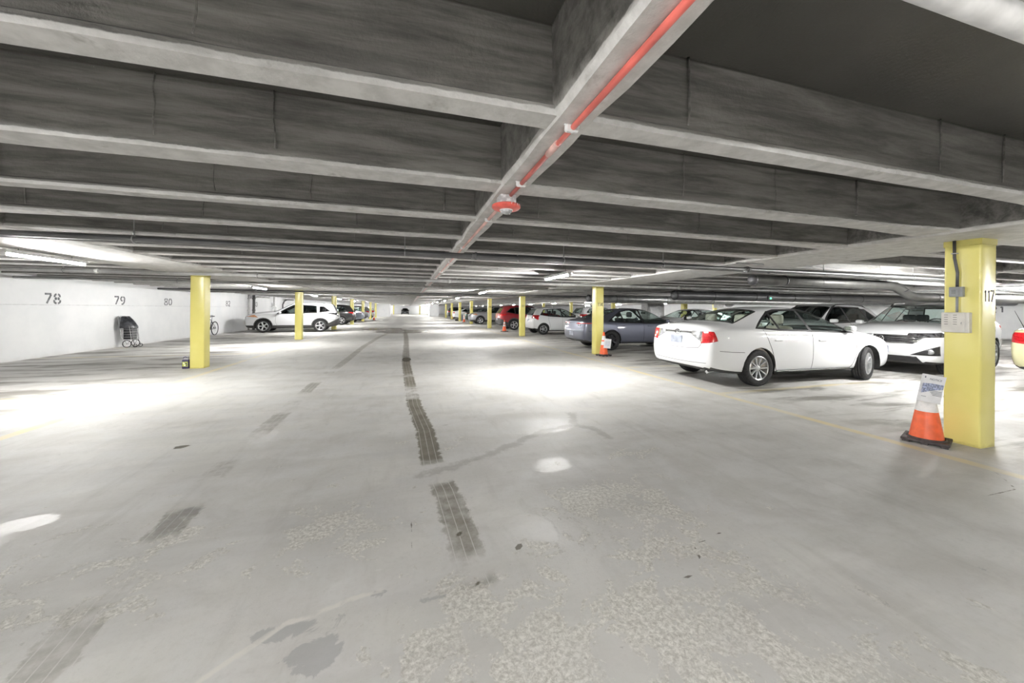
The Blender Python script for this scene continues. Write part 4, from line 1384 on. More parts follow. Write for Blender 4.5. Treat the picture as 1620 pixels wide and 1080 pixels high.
def roof_rails(k):
    for s in (-1, 1):
        pts = []
        for i in range(14):
            x = .62 + i * .125
            h = k['bvh'].ray_cast(V3((x, s * .56, 3)), V3((0, 0, -1)))[0]
            if h: pts.append(h + V3((0, 0, .035 if 0 < i < 13 else -.005)))
        b = bmesh.new(); tube(b, pts, .018, 6)
        k['put']('roof_rail', b, BLACK_TRIM)
def extra_antenna(k):
    b = bmesh.new(); tube(b, [(.30, .70, 1.0), (.16, .80, 1.42)], [.008, .003], 5)
    k['put']('antenna', b, BLACK_TRIM)
def extra_hatch(k):
    emblem_ovals(k, -1, .95, [(0, 0, .045, .04)])
    b = bmesh.new(); bbox(b, (.34, -.48, 1.405), (.52, .48, 1.44), .015, 2)
    k['put']('tailgate_spoiler', b, MATS['paint_white'])
P_WHITE = paint_mat('paint_white', (.80, .81, .82), 0, .3)
P_GREYBLUE = paint_mat('paint_grey_blue', (.14, .15, .195), .45, .38)
P_RED = paint_mat('paint_red', (.30, .022, .03), .3, .35)
P_SILVER = paint_mat('paint_silver', (.42, .43, .45), .6, .35)
P_BLACK = paint_mat('paint_black', (.022, .023, .026), .1, .3)
P_CREAM = paint_mat('paint_cream', (.72, .69, .42), 0, .3)
P_GREEN = paint_mat('paint_dark_green', (.05, .075, .065), .3, .35)
P_SLATE = paint_mat('paint_slate', (.30, .33, .39), .5, .35)
PARKED = 'parked cars'
def center(L, rear_x=None, front_x=None):
    return rear_x + L / 2 if rear_x is not None else front_x - L / 2
build_car(SEDAN, 'sedan', 'white sedan parked tail towards the aisle beside column 117', P_WHITE, (7.50, 5.88, 0), -.022, PARKED, steer=.30, interior=INT_BEIGE, extra=extra_sedan)
build_car(SEDAN_B, 'sedan', 'grey sedan with dark wheels behind the column stencilled 114', P_GREYBLUE, (8.02, 11.72, 0), -.01, PARKED, rim_mat=ALLOY_DARK)
build_car(HATCH, 'hatchback', 'white hatchback behind the column stencilled 111', P_WHITE, (8.55, 19.25, 0), 0, PARKED, extra=extra_hatch)
build_car(SUV_SMOOTH, 'crossover', 'dark red crossover between the columns stencilled 111 and 108', P_RED, (8.15, 23.75, 0), 0, PARKED, glass=GLASS_MID, rear_glass=GLASS_DARK, detail=1)
build_car(SUV_CLAD, 'crossover', 'silver crossover with nose to the aisle beyond the red car', P_SILVER, (7.75, 33.2, 0), PI, PARKED, glass=GLASS_MID, rear_glass=GLASS_DARK, detail=1)
build_car(SUV_CLAD, 'crossover', 'white crossover with black cladding nosed against the left wall', P_WHITE, (-6.25, 23.55, 0), PI + .10, PARKED, glass=GLASS_MID, rear_glass=GLASS_DARK, extra=roof_rails)
build_car(SUV, 'crossover', 'white crossover with chrome winged grille facing out beside column 117', P_WHITE, (12.70, 5.98, 0), PI + .17, PARKED, extra=extra_suv_front)
build_car(SUV, 'crossover', 'white crossover with dark windshield behind the foreground white sedan', P_WHITE, (12.95, 8.75, 0), PI + .05, PARKED, glass=GLASS_DARK, extra=extra_suv_front)
build_car(SEDAN, 'sedan', 'cream yellow car cut by the right edge of the picture', P_CREAM, (11.25 + 2.4, 3.22, 0), 0, PARKED, extra=extra_antenna)
# further back, small in the picture
build_car(SEDAN, 'sedan', 'silver white sedan seen between the grey sedan and the foreground white sedan', P_WHITE, (13.1, 14.3, 0), PI, PARKED, detail=1)
build_car(SEDAN_B, 'sedan', 'silver sedan nose to nose with the grey sedan', P_SILVER, (12.9, 11.6, 0), PI, PARKED, detail=1)
build_car(SUV, 'crossover', 'white crossover with red tail lamps seen behind the white hatchback', P_WHITE, (14.3, 24.6, 0), .1, PARKED, detail=1)
build_car(SUV_SMOOTH, 'crossover', 'black crossover behind the white crossover on the left', P_BLACK, (-6.6, 33.3, 0), PI, PARKED, glass=GLASS_MID, detail=1)
build_car(SEDAN_B, 'sedan', 'slate blue sedan beyond the black crossover on the left', P_SLATE, (-6.5, 38.2, 0), PI, PARKED, detail=1)
build_car(SUV, 'crossover', 'grey crossover with red lamp beyond the slate sedan on the left', P_SILVER, (-6.5, 44.6, 0), PI, PARKED, detail=1)
build_car(HATCH, 'hatchback', 'small white hatchback far down the left row', P_WHITE, (-6.3, 52.6, 0), PI, PARKED, detail=1)
build_car(SEDAN_B, 'sedan', 'dark green sedan beyond the silver crossover on the right', P_GREEN, (8.2, 38.6, 0), 0, PARKED, detail=1)
build_car(SEDAN, 'sedan', 'white sedan far down the right row', P_WHITE, (8.0, 47.2, 0), 0, PARKED, detail=1)
build_car(SUV, 'crossover', 'black crossover at the far end of the right row', P_BLACK, (7.9, 54.0, 0), 0, PARKED, glass=GLASS_DARK, detail=1)
build_car(SEDAN, 'sedan', 'tiny dark sedan facing out in the middle of the far end', P_BLACK, (-.6, 91.0, 0), -PI / 2, PARKED, glass=GLASS_DARK, detail=1)
# ================================================================== THINGS
ORANGE = simple('cone_orange', (.85, .13, .035), .38, noise=.05)
BAND = simple('cone_white_band', (.74, .72, .71), .4, noise=.06)
RUBBER = simple('cone_base_rubber', (.075, .062, .062), .7, noise=.15, scale=20)
PAPER = simple('notice_paper', (.80, .80, .81), .55, noise=.02)
INK = simple('notice_ink', (.18, .19, .22), .6)
INK_BLUE = simple('notice_blue_print', (.36, .40, .55), .6, noise=.25, scale=60)

def cone(loc, rz, label, group='traffic cones', mark=False):
    root = tag(empty('traffic_cone', loc, rz), label, 'cone', group)
    bm = bmesh.new()
    r = bbox(bm, (-.17, -.17, .018), (.17, .17, .046), .008, 2)
    for sx in (-1, 0, 1):
        for sy in (-1, 0, 1):
            if sx or sy:
                box(bm, (sx * .135 - .025, sy * .135 - .025, 0), (sx * .135 + .025, sy * .135 + .025, .022))
    lathe(bm, [(.150, .046), (.145, .056), (.135, .058)], 'z', 28)
    obj('base', bm, RUBBER, root)
    prof = lambda z: .128 - (.128 - .026) * (z - .05) / .66
    def band(nm, z0, z1, mat, d=0.0):
        b = bmesh.new()
        pr = [(prof(z0) + d, z0), (prof(z1) + d, z1)]
        if nm == 'tip':
            pr += [(prof(z1) - .006, z1 + .004), (prof(z1) - .010, z1 - .05)]
        lathe(b, pr, 'z', 32)
        return obj(nm, b, mat, root)
    band('skirt', .05, .33, ORANGE)
    band('reflective_band', .33, .435, BAND, .0012)
    band('middle_ring', .435, .478, ORANGE)
    band('reflective_band', .478, .60, BAND, .0012)
    band('tip', .60, .71, ORANGE)
    if mark:   # small white maker's mark near the foot
        b = bmesh.new()
        for pts in ([(-.05, 0), (.05, 0), (.046, .018), (-.046, .018)], [(-.036, .024), (.036, .024), (.022, .048), (0, .056), (-.022, .048)]):
            vs = []
            for u, w in pts:
                z = .085 + w
                rr = prof(z) + .0015
                a = u / rr
                vs.append(b.verts.new((rr * math.sin(a), -rr * math.cos(a), z)))
            b.faces.new(vs)
        m = obj('mark', b, BAND, root); m.rotation_euler = (0, 0, mark)
    return root

def notice(loc, rz, tilt, label, lines=True):
    """a sheet of paper hung on a cone; local u right, v up, facing -y"""
    root = tag(empty('notice_sheet', loc, rz), label, 'notice')
    bm = bmesh.new()
    n = 6
    V = [[bm.verts.new((-.108 + .216 * i / n, -.006 * math.sin(PI * i / n) - .008 * (j / n) ** 2, -.14 + .28 * j / n)) for i in range(n + 1)] for j in range(n + 1)]
    for j in range(n):
        for i in range(n):
            bm.faces.new((V[j][i], V[j][i + 1], V[j + 1][i + 1], V[j + 1][i]))
    e = bmesh.ops.extrude_face_region(bm, geom=bm.faces[:])
    for v in [g for g in e['geom'] if isinstance(g, bmesh.types.BMVert)]: v.co.y += .0012
    bmesh.ops.recalc_face_normals(bm, faces=bm.faces[:])
    s = obj('sheet', bm, PAPER, root, rot=(0, tilt, 0), smooth=60)
    def flat(nm, pts, mat, y=-.0165):
        b = bmesh.new(); b.faces.new([b.verts.new((u, y, v)) for u, v in pts])
        return obj(nm, b, mat, s)
    if lines:
        me = text_mesh('heading', 'NOTICE', .030, .0004)
        h = link('heading', me, INK, s, (.012, -.0172, .095), (PI / 2, 0, 0))
        flat('print_block', [(-.095, -.055), (-.095, .045), (-.02, .055), (.09, .055), (.09, .01), (.0, -.015)], INK_BLUE)
        for k in range(4):
            flat('text_line', [(-.03 + .012 * k, -.022 - k * .014), (.085, -.022 - k * .014), (.085, -.017 - k * .014), (-.03 + .012 * k, -.017 - k * .014)], INK, -.0172)
        flat('text_line', [(-.09, -.088), (-.045, -.088), (-.045, -.084), (-.09, -.084)], INK)
        flat('crest', [(-.092, .105), (-.08, .100), (-.075, .112), (-.085, .124)], INK)
    else:
        for k in range(5):
            flat('text_line', [(-.07, .06 - k * .03), (.07, .06 - k * .03), (.07, .068 - k * .03), (-.07, .068 - k * .03)], INK_BLUE)
    return root
cone((5.30, 2.44, 0), math.radians(20), 'orange traffic cone holding a notice sheet beside the column stencilled 117', mark=math.radians(55))
notice((5.13, 2.33, .595), math.radians(-24), math.radians(10), 'white notice sheet hung on the cone beside column 117')
cone((5.66, 9.60, 0), .2, 'orange traffic cone with a grey sheet at the column stencilled 114')
notice((5.70, 9.46, .38), math.radians(-10), math.radians(6), 'small grey sheet hung on the cone at column 114', False)
cone((5.70, 21.3, 0), .5, 'orange and white traffic cone beside the red crossover')
cone((5.95, 50.0, 0), .1, 'small far cone below the white sedan in the right row')
cone((5.85, 42.0, 0), .3, 'far traffic cone left of the blue grey bin')
cone((5.60, 37.0, 0), .4, 'far traffic cone in front of the silver crossover nose')
cone((-3.7, 44.0, 0), .4, 'far traffic cone in the left row by a yellow column')
# bin by the far cones
b_ = tag(empty('waste_bin', (6.25, 42.6, 0)), 'blue grey waste bin between far traffic cones', 'bin')
bm = bmesh.new(); lathe(bm, [(.001, 0), (.20, 0), (.24, .62), (.255, .64), (.25, .66)], 'z', 16); obj('barrel', bm, simple('bin_blue', (.42, .45, .55), .5), b_)
bm = bmesh.new(); lathe(bm, [(.26, .655), (.265, .69), (.18, .73), (.001, .74)], 'z', 16); obj('lid', bm, simple('bin_lid', (.38, .42, .52), .5), b_)
b_ = tag(empty('wheel_stop_block', (5.55, 42.3, 0)), 'small black block at the foot of a far column', 'block')
bm = bmesh.new(); bbox(bm, (-.22, -.12, 0), (.12, .12, .12), .03, 2); obj('block', bm, RUBBER, b_)
bm = bmesh.new(); bbox(bm, (-.20, -.10, .12), (.10, .10, .135), .005, 1); obj('cap', bm, BLACK_TRIM, b_)

# ------------------------------------------------------------------ jug at the left column
root = tag(empty('fluid_jug', (-4.725, 9.70, 0), .12), 'dark purple fluid jug with a yellow label beside the left column', 'jug')
root.scale = (.62, .8, 1.0)
PURPLE = simple('jug_purple', (.045, .035, .10), .35)
bm = bmesh.new()
bbox(bm, (-.095, -.06, 0), (.095, .06, .20), .018, 3)
V = [v for v in bm.verts if v.co.z > .15]
obj('bottle', bm, PURPLE, root, smooth=40)
bm = bmesh.new(); bbox(bm, (-.07, -.045, .195), (.085, .045, .235), .02, 2); obj('shoulder', bm, simple('jug_grey', (.36, .36, .38), .4), root)
bm = bmesh.new(); lathe(bm, [(.022, .23), (.024, .262), (.001, .264)], 'z', 12, (.05, 0, 0)); obj('cap', bm, simple('jug_cap', (.30, .30, .32), .4), root)
bm = bmesh.new(); tube(bm, [(-.075, 0, .20), (-.07, 0, .245), (-.01, 0, .26), (.03, 0, .235)], .011, 6); obj('grip', bm, PURPLE, root)
bm = bmesh.new(); box(bm, (-.075, -.063, .05), (.075, -.0595, .155)); lb = obj('label_patch', bm, simple('label_yellow', (.55, .62, .12), .45, noise=.2, scale=40), root)
for k, (u, v, w, h) in enumerate(((-.05, .105, .03, .035), (.01, .10, .045, .03), (-.03, .06, .035, .03), (.03, .06, .03, .035))):
    bm = bmesh.new(); box(bm, (u, -.0648, v), (u + w, -.0628, v + h)); obj('label_print', bm, simple('label_ink', (.06, .05, .11), .5) if k % 2 else PAPER, lb)

# ------------------------------------------------------------------ folding shopping cart against the left wall
def shopping_cart():
    root = tag(empty('shopping_cart', (-9.02, 15.25, 0), 0), 'folding two wheeled shopping cart with black bag leaning on the left wall below 79', 'cart')
    MET = simple('cart_tube', (.55, .55, .56), .3, .6)
    W = .34
    lean = lambda z: -.20 + (.05 if z < .2 else 0) - (z - .1) * .03     # x towards the wall
    f = bmesh.new()
    for y in (-W / 2, W / 2):
        tube(f, [(.06, y, .11), (-.10, y, .35), (-.16, y, .75), (-.19, y, 1.02)], .011, 6)
        tube(f, [(.06, y, .11), (.16, y, .30), (.10, y, .72)], .008, 6)
    tube(f, [(-.19, -W / 2, 1.02), (-.20, -W / 2 + .03, 1.05), (-.20, W / 2 - .03, 1.05), (-.19, W / 2, 1.02)], .012, 6)
    tube(f, [(.06, -W / 2, .11), (.06, W / 2, .11)], .011, 6)
    obj('frame', f, MET, root)
    bk = bmesh.new()
    # wire basket
    P = lambda a, z: (.19 - (.0 if z < .3 else .04), -W / 2 + .03 + a * (W - .06), z)
    for i in range(6):
        tube(bk, [P(i / 5, .26), P(i / 5, .70)], .006, 5)
    for k in range(6):
        z = .26 + k * .085
        tube(bk, [(-.10, -W / 2 + .02, z), P(0, z), P(1, z), (-.10, W / 2 - .02, z)], .006, 5)
    for i in range(5):
        tube(bk, [(-.08, -W / 2 + .05 + i * .08, .26), (.19, -W / 2 + .05 + i * .08, .26)], .005, 5)
    obj('wire_basket', bk, MET, root)
    lin = bmesh.new(); bbox(lin, (-.08, -W / 2 + .035, .27), (.145, W / 2 - .035, .70), .02, 2)
    obj('bag_lining', lin, simple('cart_bag', (.03, .03, .035), .6, noise=.3), root)
    bag = bmesh.new()
    rows = []
    for z, d, w in ((.64, .25, .46), (.70, .25, .47), (.80, .20, .43), (.92, .12, .38), (1.00, .05, .34), (1.03, .02, .30)):
        row = []
        for i in range(17):
            a = PI * i / 16
            fold = 1 + .06 * math.sin(i * 2.3 + z * 9)
            row.append(bag.verts.new((-.12 + (d + .08) * math.sin(a) * fold, -math.cos(a) * w / 2, z + .012 * math.sin(i * 1.7))))
        rows.append(row)
    for a, b in zip(rows[:-1], rows[1:]):
        for i in range(16):
            bag.faces.new((a[i], a[i + 1], b[i + 1], b[i]))
    bag.faces.new(rows[-1])
    bmesh.ops.recalc_face_normals(bag, faces=bag.faces[:])
    obj('cover_flap', bag, simple('cart_vinyl', (.045, .047, .055), .32, noise=.3), root, smooth=60)
    for y, r in ((-W / 2 - .03, .125), (W / 2 + .03, .125)):
        w = bmesh.new(); tube(w, ring_pts(V3((.06, y, r)), V3((1, 0, 0)), V3((0, 0, 1)), r - .011, 24), .011, 6, closed=True)
        wo = obj('wheel', w, TYRE, root)
        s = bmesh.new()
        for k in range(6):
            a = PI * k / 3
            tube(s, [(.06, y, r), (.06 + (r - .012) * math.cos(a), y, r + (r - .012) * math.sin(a))], .003, 4)
        tube(s, [(.06, y - .02, r), (.06, y + .02, r)], .016, 8)
        obj('spokes', s, MET, wo)
    for y in (-W / 2 + .04, W / 2 - .04):
        w = bmesh.new(); tube(w, ring_pts(V3((.24, y, .06)), V3((1, 0, 0)), V3((0, 0, 1)), .052, 16), .008, 6, closed=True)
        tube(w, [(.24, y, .06), (.16, y, .30)], .007, 5)
        obj('front_caster', w, TYRE, root)
    return root
shopping_cart()

# ------------------------------------------------------------------ bicycle behind the left column
def bicycle():
    root = tag(empty('bicycle', (-9.08, 21.0, 0), -PI / 2), 'black bicycle leaning on the left wall behind the first left column', 'bicycle')
    FR = simple('bike_frame', (.03, .03, .035), .35, coat=.5)
    # local x forward, y left; wheelbase 1.05
    rw, fwheel, R = V3((0, 0, .335)), V3((1.05, 0, .335)), .32
    for c in (rw, fwheel):
        w = bmesh.new(); tube(w, ring_pts(c, V3((1, 0, 0)), V3((0, 0, 1)), R, 32), .02, 8, closed=True)
        wo = obj('wheel', w, TYRE, root)
        s = bmesh.new()
        tube(s, ring_pts(c, V3((1, 0, 0)), V3((0, 0, 1)), R - .025, 32), .008, 5, closed=True)
        for k in range(16):
            a = 2 * PI * k / 16
            tube(s, [c, c + V3((math.cos(a), 0, math.sin(a))) * (R - .025)], .0022, 3, caps=False)
        tube(s, [c - V3((0, .05, 0)), c + V3((0, .05, 0))], .02, 8)
        obj('spokes', s, GREY_METAL, wo)
    f = bmesh.new()
    bb, st, ht, hb = V3((.43, 0, .29)), V3((.30, 0, .74)), V3((.86, 0, .86)), V3((.90, 0, .72))
    for a, b, r in ((bb, st, .016), (st, ht, .016), (bb, hb, .019), (ht, hb, .02)):
        tube(f, [a, b], r, 8)
    for y in (-.05, .05):
        tube(f, [rw + V3((0, y, 0)), bb + V3((0, y * .6, 0))], .010, 6); tube(f, [rw + V3((0, y, 0)), st + V3((.01, 0, -.04))], .009, 6)
        tube(f, [fwheel + V3((0, y, 0)), hb + V3((.01, y * .8, -.02))], .012, 6)
    obj('frame', f, FR, root)
    s = bmesh.new(); tube(s, [st, st + V3((-.045, 0, .16))], .013, 8)
    sp_ = obj('seat_post', s, GREY_METAL, root)
    s = bmesh.new()
    rows = []
    for x, w, z in ((.16, .012, .925), (.10, .022, .935), (.0, .04, .935), (-.07, .075, .945), (-.12, .07, .95), (-.135, .03, .945)):
        rows.append([s.verts.new((.26 + x, y * w, z - .012 * abs(y))) for y in (-1, -.5, 0, .5, 1)] + [s.verts.new((.26 + x, y * w * .8, z - .04)) for y in (1, 0, -1)])
    for a, b in zip(rows[:-1], rows[1:]):
        for i in range(8):
            s.faces.new((a[i], a[(i + 1) % 8], b[(i + 1) % 8], b[i]))
    s.faces.new(rows[0]); s.faces.new(rows[-1])
    bmesh.ops.recalc_face_normals(s, faces=s.faces[:])
    obj('saddle', s, BLACK_TRIM, root, smooth=50)
    h = bmesh.new(); tube(h, [ht, ht + V3((-.02, 0, .08)), ht + V3((.06, 0, .10))], .014, 8)
    tube(h, [ht + V3((.0, -.29, .12)), ht + V3((.06, -.12, .10)), ht + V3((.06, .12, .10)), ht + V3((.0, .29, .12))], .012, 8)
    obj('handlebar', h, BLACK_TRIM, root)
    c = bmesh.new()
    tube(c, ring_pts(bb + V3((0, -.05, 0)), V3((1, 0, 0)), V3((0, 0, 1)), .09, 20), .006, 5, closed=True)
    tube(c, [bb + V3((0, -.06, 0)), bb + V3((.12, -.07, -.11))], .01, 6); tube(c, [bb + V3((0, .06, 0)), bb + V3((-.12, .07, .11))], .01, 6)
    obj('crank', c, GREY_METAL, root)
    for d, y in ((V3((.12, -.11, -.11)), 0), (V3((-.12, .11, .11)), 0)):
        c = bmesh.new(); p = bb + d; bbox(c, (p.x - .045, p.y - .03, p.z - .01), (p.x + .045, p.y + .03, p.z + .01), .004, 1)
        obj('pedal', c, BLACK_TRIM, root)
bicycle()

# ------------------------------------------------------------------ boxes and conduit on column 117
cx, cy = ROW_X[1] - COLW / 2, COL_Y0
root = tag(empty('panel_box', (cx, cy + .025, 1.165)), 'beige louvred panel box on the side of column 117', 'box')
BEIGE = simple('panel_beige', (.62, .60, .555), .45, noise=.03)
bm = bmesh.new(); bbox(bm, (-.055, -.10, 0), (-.0005, .10, .21), .006, 2); obj('housing', bm, BEIGE, root)
bm = bmesh.new(); bbox(bm, (-.062, -.07, .004), (-.055, .098, .206), .002, 1); dr = obj('cover', bm, BEIGE, root)
for c_ in (0, 1):
    for k in range(5):
        bm = bmesh.new(); bbox(bm, (-.0635, .07 - c_ * .065 - .022, .18 - k * .024), (-.0615, .07 - c_ * .065 + .006, .1845 - k * .024), .0005, 1); obj('louvre_slot', bm, BLACK_TRIM, dr)
bm = bmesh.new(); tube(bm, [(-.063, -.052, .11), (-.066, -.048, .10), (-.063, -.048, .09)], .003, 5); obj('latch', bm, GREY_METAL, dr)
root = tag(empty('junction_box', (cx, cy + .025, 1.59)), 'small grey junction box above the panel box on column 117', 'box')
GREYBOX = simple('conduit_grey', (.27, .28, .28), .5, noise=.05)
bm = bmesh.new(); bbox(bm, (-.045, -.05, -.052), (-.0005, .052, .052), .006, 2); jb = obj('housing', bm, GREYBOX, root)
bm = bmesh.new(); bbox(bm, (-.049, -.025, -.04), (-.044, .046, .04), .003, 1); obj('cover_plate', bm, GREYBOX, root)
bm = bmesh.new(); bbox(bm, (-.0505, .0, -.022), (-.0485, .03, .022), .001, 1); obj('receptacle', bm, simple('receptacle_grey', (.20, .21, .21), .5), root)
bm = bmesh.new(); tube(bm, [(-.02, .0, -.05), (-.02, .0, -.214)], .011, 8); obj('lower_conduit', bm, GREYBOX, root)
bm = bmesh.new(); tube(bm, [(-.02, .0, .05), (-.02, -.002, .20), (-.022, .02, .36), (-.022, .022, JOIST_Z - 1.59 - .012)], .013, 8); obj('upper_conduit', bm, DARK_METAL, root)
bm = bmesh.new(); box(bm, (-.036, .0, .40), (-.001, .04, .41)); obj('strap', bm, GREY_METAL, root)

# ------------------------------------------------------------------ red conduit, clamps and alarm under the centre beam
RED = simple('red_conduit', (.72, .16, .13), .35, noise=.10, scale=5)
PINK = simple('faded_conduit', (.66, .42, .38), .4, noise=.12, scale=4)
root = tag(empty('alarm_conduit', (.645, 0, JOIST_Z - .008)), 'thin red conduit running under the centre beam', 'pipe')
bm = bmesh.new(); tube(bm, [(0, -6, -.014), (0, .3, -.014), (.002, 1.1, -.015), (0, 2.27, -.014)], .0125, 10); obj('red_run', bm, RED, root)
bm = bmesh.new(); tube(bm, [(-.002, 2.43, -.014), (0, 6, -.014), (0, 12, -.015), (-.004, 40, -.015)], .0125, 8); obj('faded_run', bm, PINK, root)
bm = bmesh.new(); tube(bm, [(0, 1.50, -.014), (0, 1.62, -.014)], .0165, 10); obj('coupling', bm, PINK, root)
for y in (-1.2, .2, 1.36, 2.05, 2.95, 4.4, 5.8, 7.4, 9.0):
    bm = bmesh.new()
    tube(bm, [(-.034, y, -.002), (-.026, y, -.004), (-.020, y, -.020), (0, y, -.031), (.020, y, -.020), (.026, y, -.004), (.034, y, -.002)], .0055, 5)
    bbox(bm, (-.03, y - .012, -.032), (.03, y + .012, -.001), .006, 1)
    obj('conduit_clamp', bm, WHITE_METAL, root)
root = tag(empty('fire_alarm', (.635, 2.35, JOIST_Z - .008)), 'red and white ceiling horn strobe marked FIRE under the centre beam', 'alarm')
bm = bmesh.new(); bbox(bm, (-.055, -.055, -.058), (.055, .055, -.0005), .006, 2); obj('back_box', bm, simple('alarm_white', (.75, .75, .76), .4, noise=.15, scale=30), root)
ALRED = simple('alarm_red', (.80, .14, .11), .35)
bm = bmesh.new()
lathe(bm, [(.001, -.058), (.085, -.058), (.097, -.064), (.097, -.076), (.088, -.086), (.055, -.092), (.001, -.092)], 'z', 32)
bmesh.ops.recalc_face_normals(bm, faces=bm.faces[:])
hr = obj('horn_body', bm, ALRED, root, smooth=40)
bm = bmesh.new(); lathe(bm, [(.040, -.090), (.040, -.100), (.030, -.116), (.001, -.122)], 'z', 24); st_ = obj('strobe_lens', bm, CLEAR_LENS, root, smooth=50)
bm = bmesh.new(); tube(bm, ring_pts(V3((0, 0, -.094)), V3((1, 0, 0)), V3((0, 1, 0)), .042, 24), .004, 5, closed=True); obj('lens_ring', bm, WHITE_METAL, st_)
for k, chx in enumerate('FIRE'):
    a = -PI / 2 + .12 + (k - 0) * .24
    me = text_mesh('letter', chx, .021, .0006)
    lt = link('letter', me, WHITE_METAL, hr)
    lt.location = (.0982 * math.cos(a), .0982 * math.sin(a), -.070)
    lt.rotation_euler = (PI / 2, 0, a + PI / 2)

# ------------------------------------------------------------------ pipes under the joists
def pipe_run(name, pts, r, mat, label, hangers=(), cat='pipe', group='ceiling pipes', couplings=(), n=10):
    root = tag(empty(name, (0, 0, 0)), label, cat, group)
    bm = bmesh.new(); tube(bm, pts, r, n); obj('run', bm, mat, root)
    P = [V3(p) for p in pts]
    def at(x, axis):
        for a, b in zip(P[:-1], P[1:]):
            lo, hi = sorted((a[axis], b[axis]))
            if lo <= x <= hi and hi > lo:
                return a.lerp(b, (x - a[axis]) / (b[axis] - a[axis]))
    axis = 0 if abs(P[-1].x - P[0].x) > abs(P[-1].y - P[0].y) else 1
    for x in hangers:
        p = at(x, axis)
        if p:
            b = bmesh.new()
            u = V3((0, 1, 0)) if axis == 0 else V3((1, 0, 0))
            tube(b, ring_pts(p, u, V3((0, 0, 1)), r + .008, 14), .006, 5, closed=True)
            tube(b, [p + V3((0, 0, r + .008)), p + V3((0, 0, r + .05))], .010, 6)
            tube(b, [p + V3((0, 0, r + .03)), V3((p.x, p.y, SLAB_Z - .01))], .005, 5)
            obj('hanger', b, GREY_METAL, root)
    for x in couplings:
        p = at(x, axis)
        if p:
            d = V3((1, 0, 0)) if axis == 0 else V3((0, 1, 0))
            b = bmesh.new(); tube(b, [p - d * .05, p + d * .05], r + .012, n); tube(b, [p - d * .012, p + d * .012], r + .022, n)
            obj('coupling', b, mat, root)
    return root
PIPE_DK = simple('grey_pipe', (.13, .13, .132), .4, .35, noise=.1, scale=3)
PIPE_LT = simple('pale_pipe', (.50, .50, .49), .45, .1, noise=.12, scale=3)
pipe_run('sprinkler_pipe', [(-9.3, 4.70, 2.075), (0, 4.66, 2.065), (12, 4.62, 2.065)], .030, PIPE_DK, 'long dark pipe crossing under the joists beyond the alarm', [-7.4, -2.73, -.04, 2.1, 3.75, 7.15, 9.6], couplings=(.85, -5.0, 5.4))
pipe_run('sprinkler_pipe', [(-9.3, 4.92, 2.078), (12, 4.90, 2.078)], .021, PIPE_DK, 'thin dark conduit running just behind the long dark pipe', [-6.1, 1.5, 6.2])
pipe_run('sprinkler_pipe', [(-9.3, 9.25, 2.075), (31, 9.1, 2.07)], .034, PIPE_LT, 'pale pipe crossing the aisle level with the first left column', [-6.5, -3.2, 1.2, 4.1, 8.2, 12.5, 17], couplings=(1.0, -6, 8))
pipe_run('sprinkler_pipe', [(-9.3, 11.9, 2.07), (31, 11.8, 2.07)], .034, PIPE_LT, 'pale pipe crossing the aisle beyond the column stencilled 114', [-6, -2, 2.5, 6.5, 11], couplings=(1.1,))
pipe_run('sprinkler_pipe', [(-9.3, 17.2, 2.07), (31, 17.1, 2.07)], .034, PIPE_DK, 'dark pipe crossing the aisle at the second left column', [-6, -2, 2.5, 6.5, 11])
pipe_run('sprinkler_pipe', [(-9.3, 19.4, 2.07), (31, 19.4, 2.07)], .036, PIPE_LT, 'distant pale pipe crossing the aisle above the white crossover', [-6, -2, 2.5, 6.5])
pipe_run('drain_pipe', [(.9, .50, 2.075), (4.9, .47, 2.07), (9, .45, 2.06)], .030, simple('galvanised_pale', (.60, .60, .59), .3, .5), 'pale galvanised pipe under the nearest joist at the top right', [3.1])
pipe_run('electrical_conduit', [(5.4, 4.36, 2.11), (4.86, 4.36, 2.11)], .012, GREY_METAL, 'short grey conduit stub beside the right girder', [])
# round duct tucked between two joists
def duct(name, pts, r, mat, label, rings=(), n=20, cat='duct'):
    root = tag(empty(name), label, cat, 'ventilation ducts')
    bm = bmesh.new(); tube(bm, pts, r, n); obj('duct_run', bm, mat, root)
    d0 = (V3(pts[0]) - V3(pts[1])).normalized(); b = bmesh.new(); tube(b, [V3(pts[0]) - d0 * .03, V3(pts[0]) + d0 * .02, V3(pts[0]) + d0 * .05, V3(pts[0]) + d0 * .06], [r + .006, r + .006, r * .8, r * .3], n); obj('end_cap', b, DARK_METAL, root)
    for p, d in rings:
        d = V3(d).normalized(); p = V3(p)
        b = bmesh.new(); tube(b, [p - d * .012, p + d * .012], r + .007, n); obj('duct_seam', b, DARK_METAL, root)
    return root
DUCT_BLK = simple('black_duct', (.045, .046, .05), .3, .5, noise=.2, scale=5)
DUCT_GREY = simple('grey_duct', (.28, .285, .28), .35, .5, noise=.1, scale=4)
duct('round_duct', [(1.15, 5.24, 2.245), (4.85, 5.24, 2.245)], .125, DUCT_BLK, 'black round duct tucked between the joists right of the centre beam', [((1.2, 5.24, 2.245), (1, 0, 0)), ((2.6, 5.24, 2.245), (1, 0, 0))])
for o_ in [o for o in bpy.data.objects if o.name == 'round_duct']:
    for x in (1.9, 3.3, 4.6):
        bm = bmesh.new(); tube(bm, [(x, 5.10, 2.25), (x, 5.24, 2.112), (x, 5.38, 2.25)], .006, 5); tube(bm, [(x, 5.24, 2.36), (x, 5.24, SLAB_Z + .004)], .006, 5); obj('duct_hanger', bm, GREY_METAL, o_)
elb = [(6.6, 5.55, 2.0), (10.4, 5.50, 1.99), (10.75, 5.48, 1.96), (10.95, 5.45, 1.86), (11.05, 5.42, 1.78), (11.25, 5.40, 1.73), (11.6, 5.40, 1.72), (20, 5.4, 1.74)]
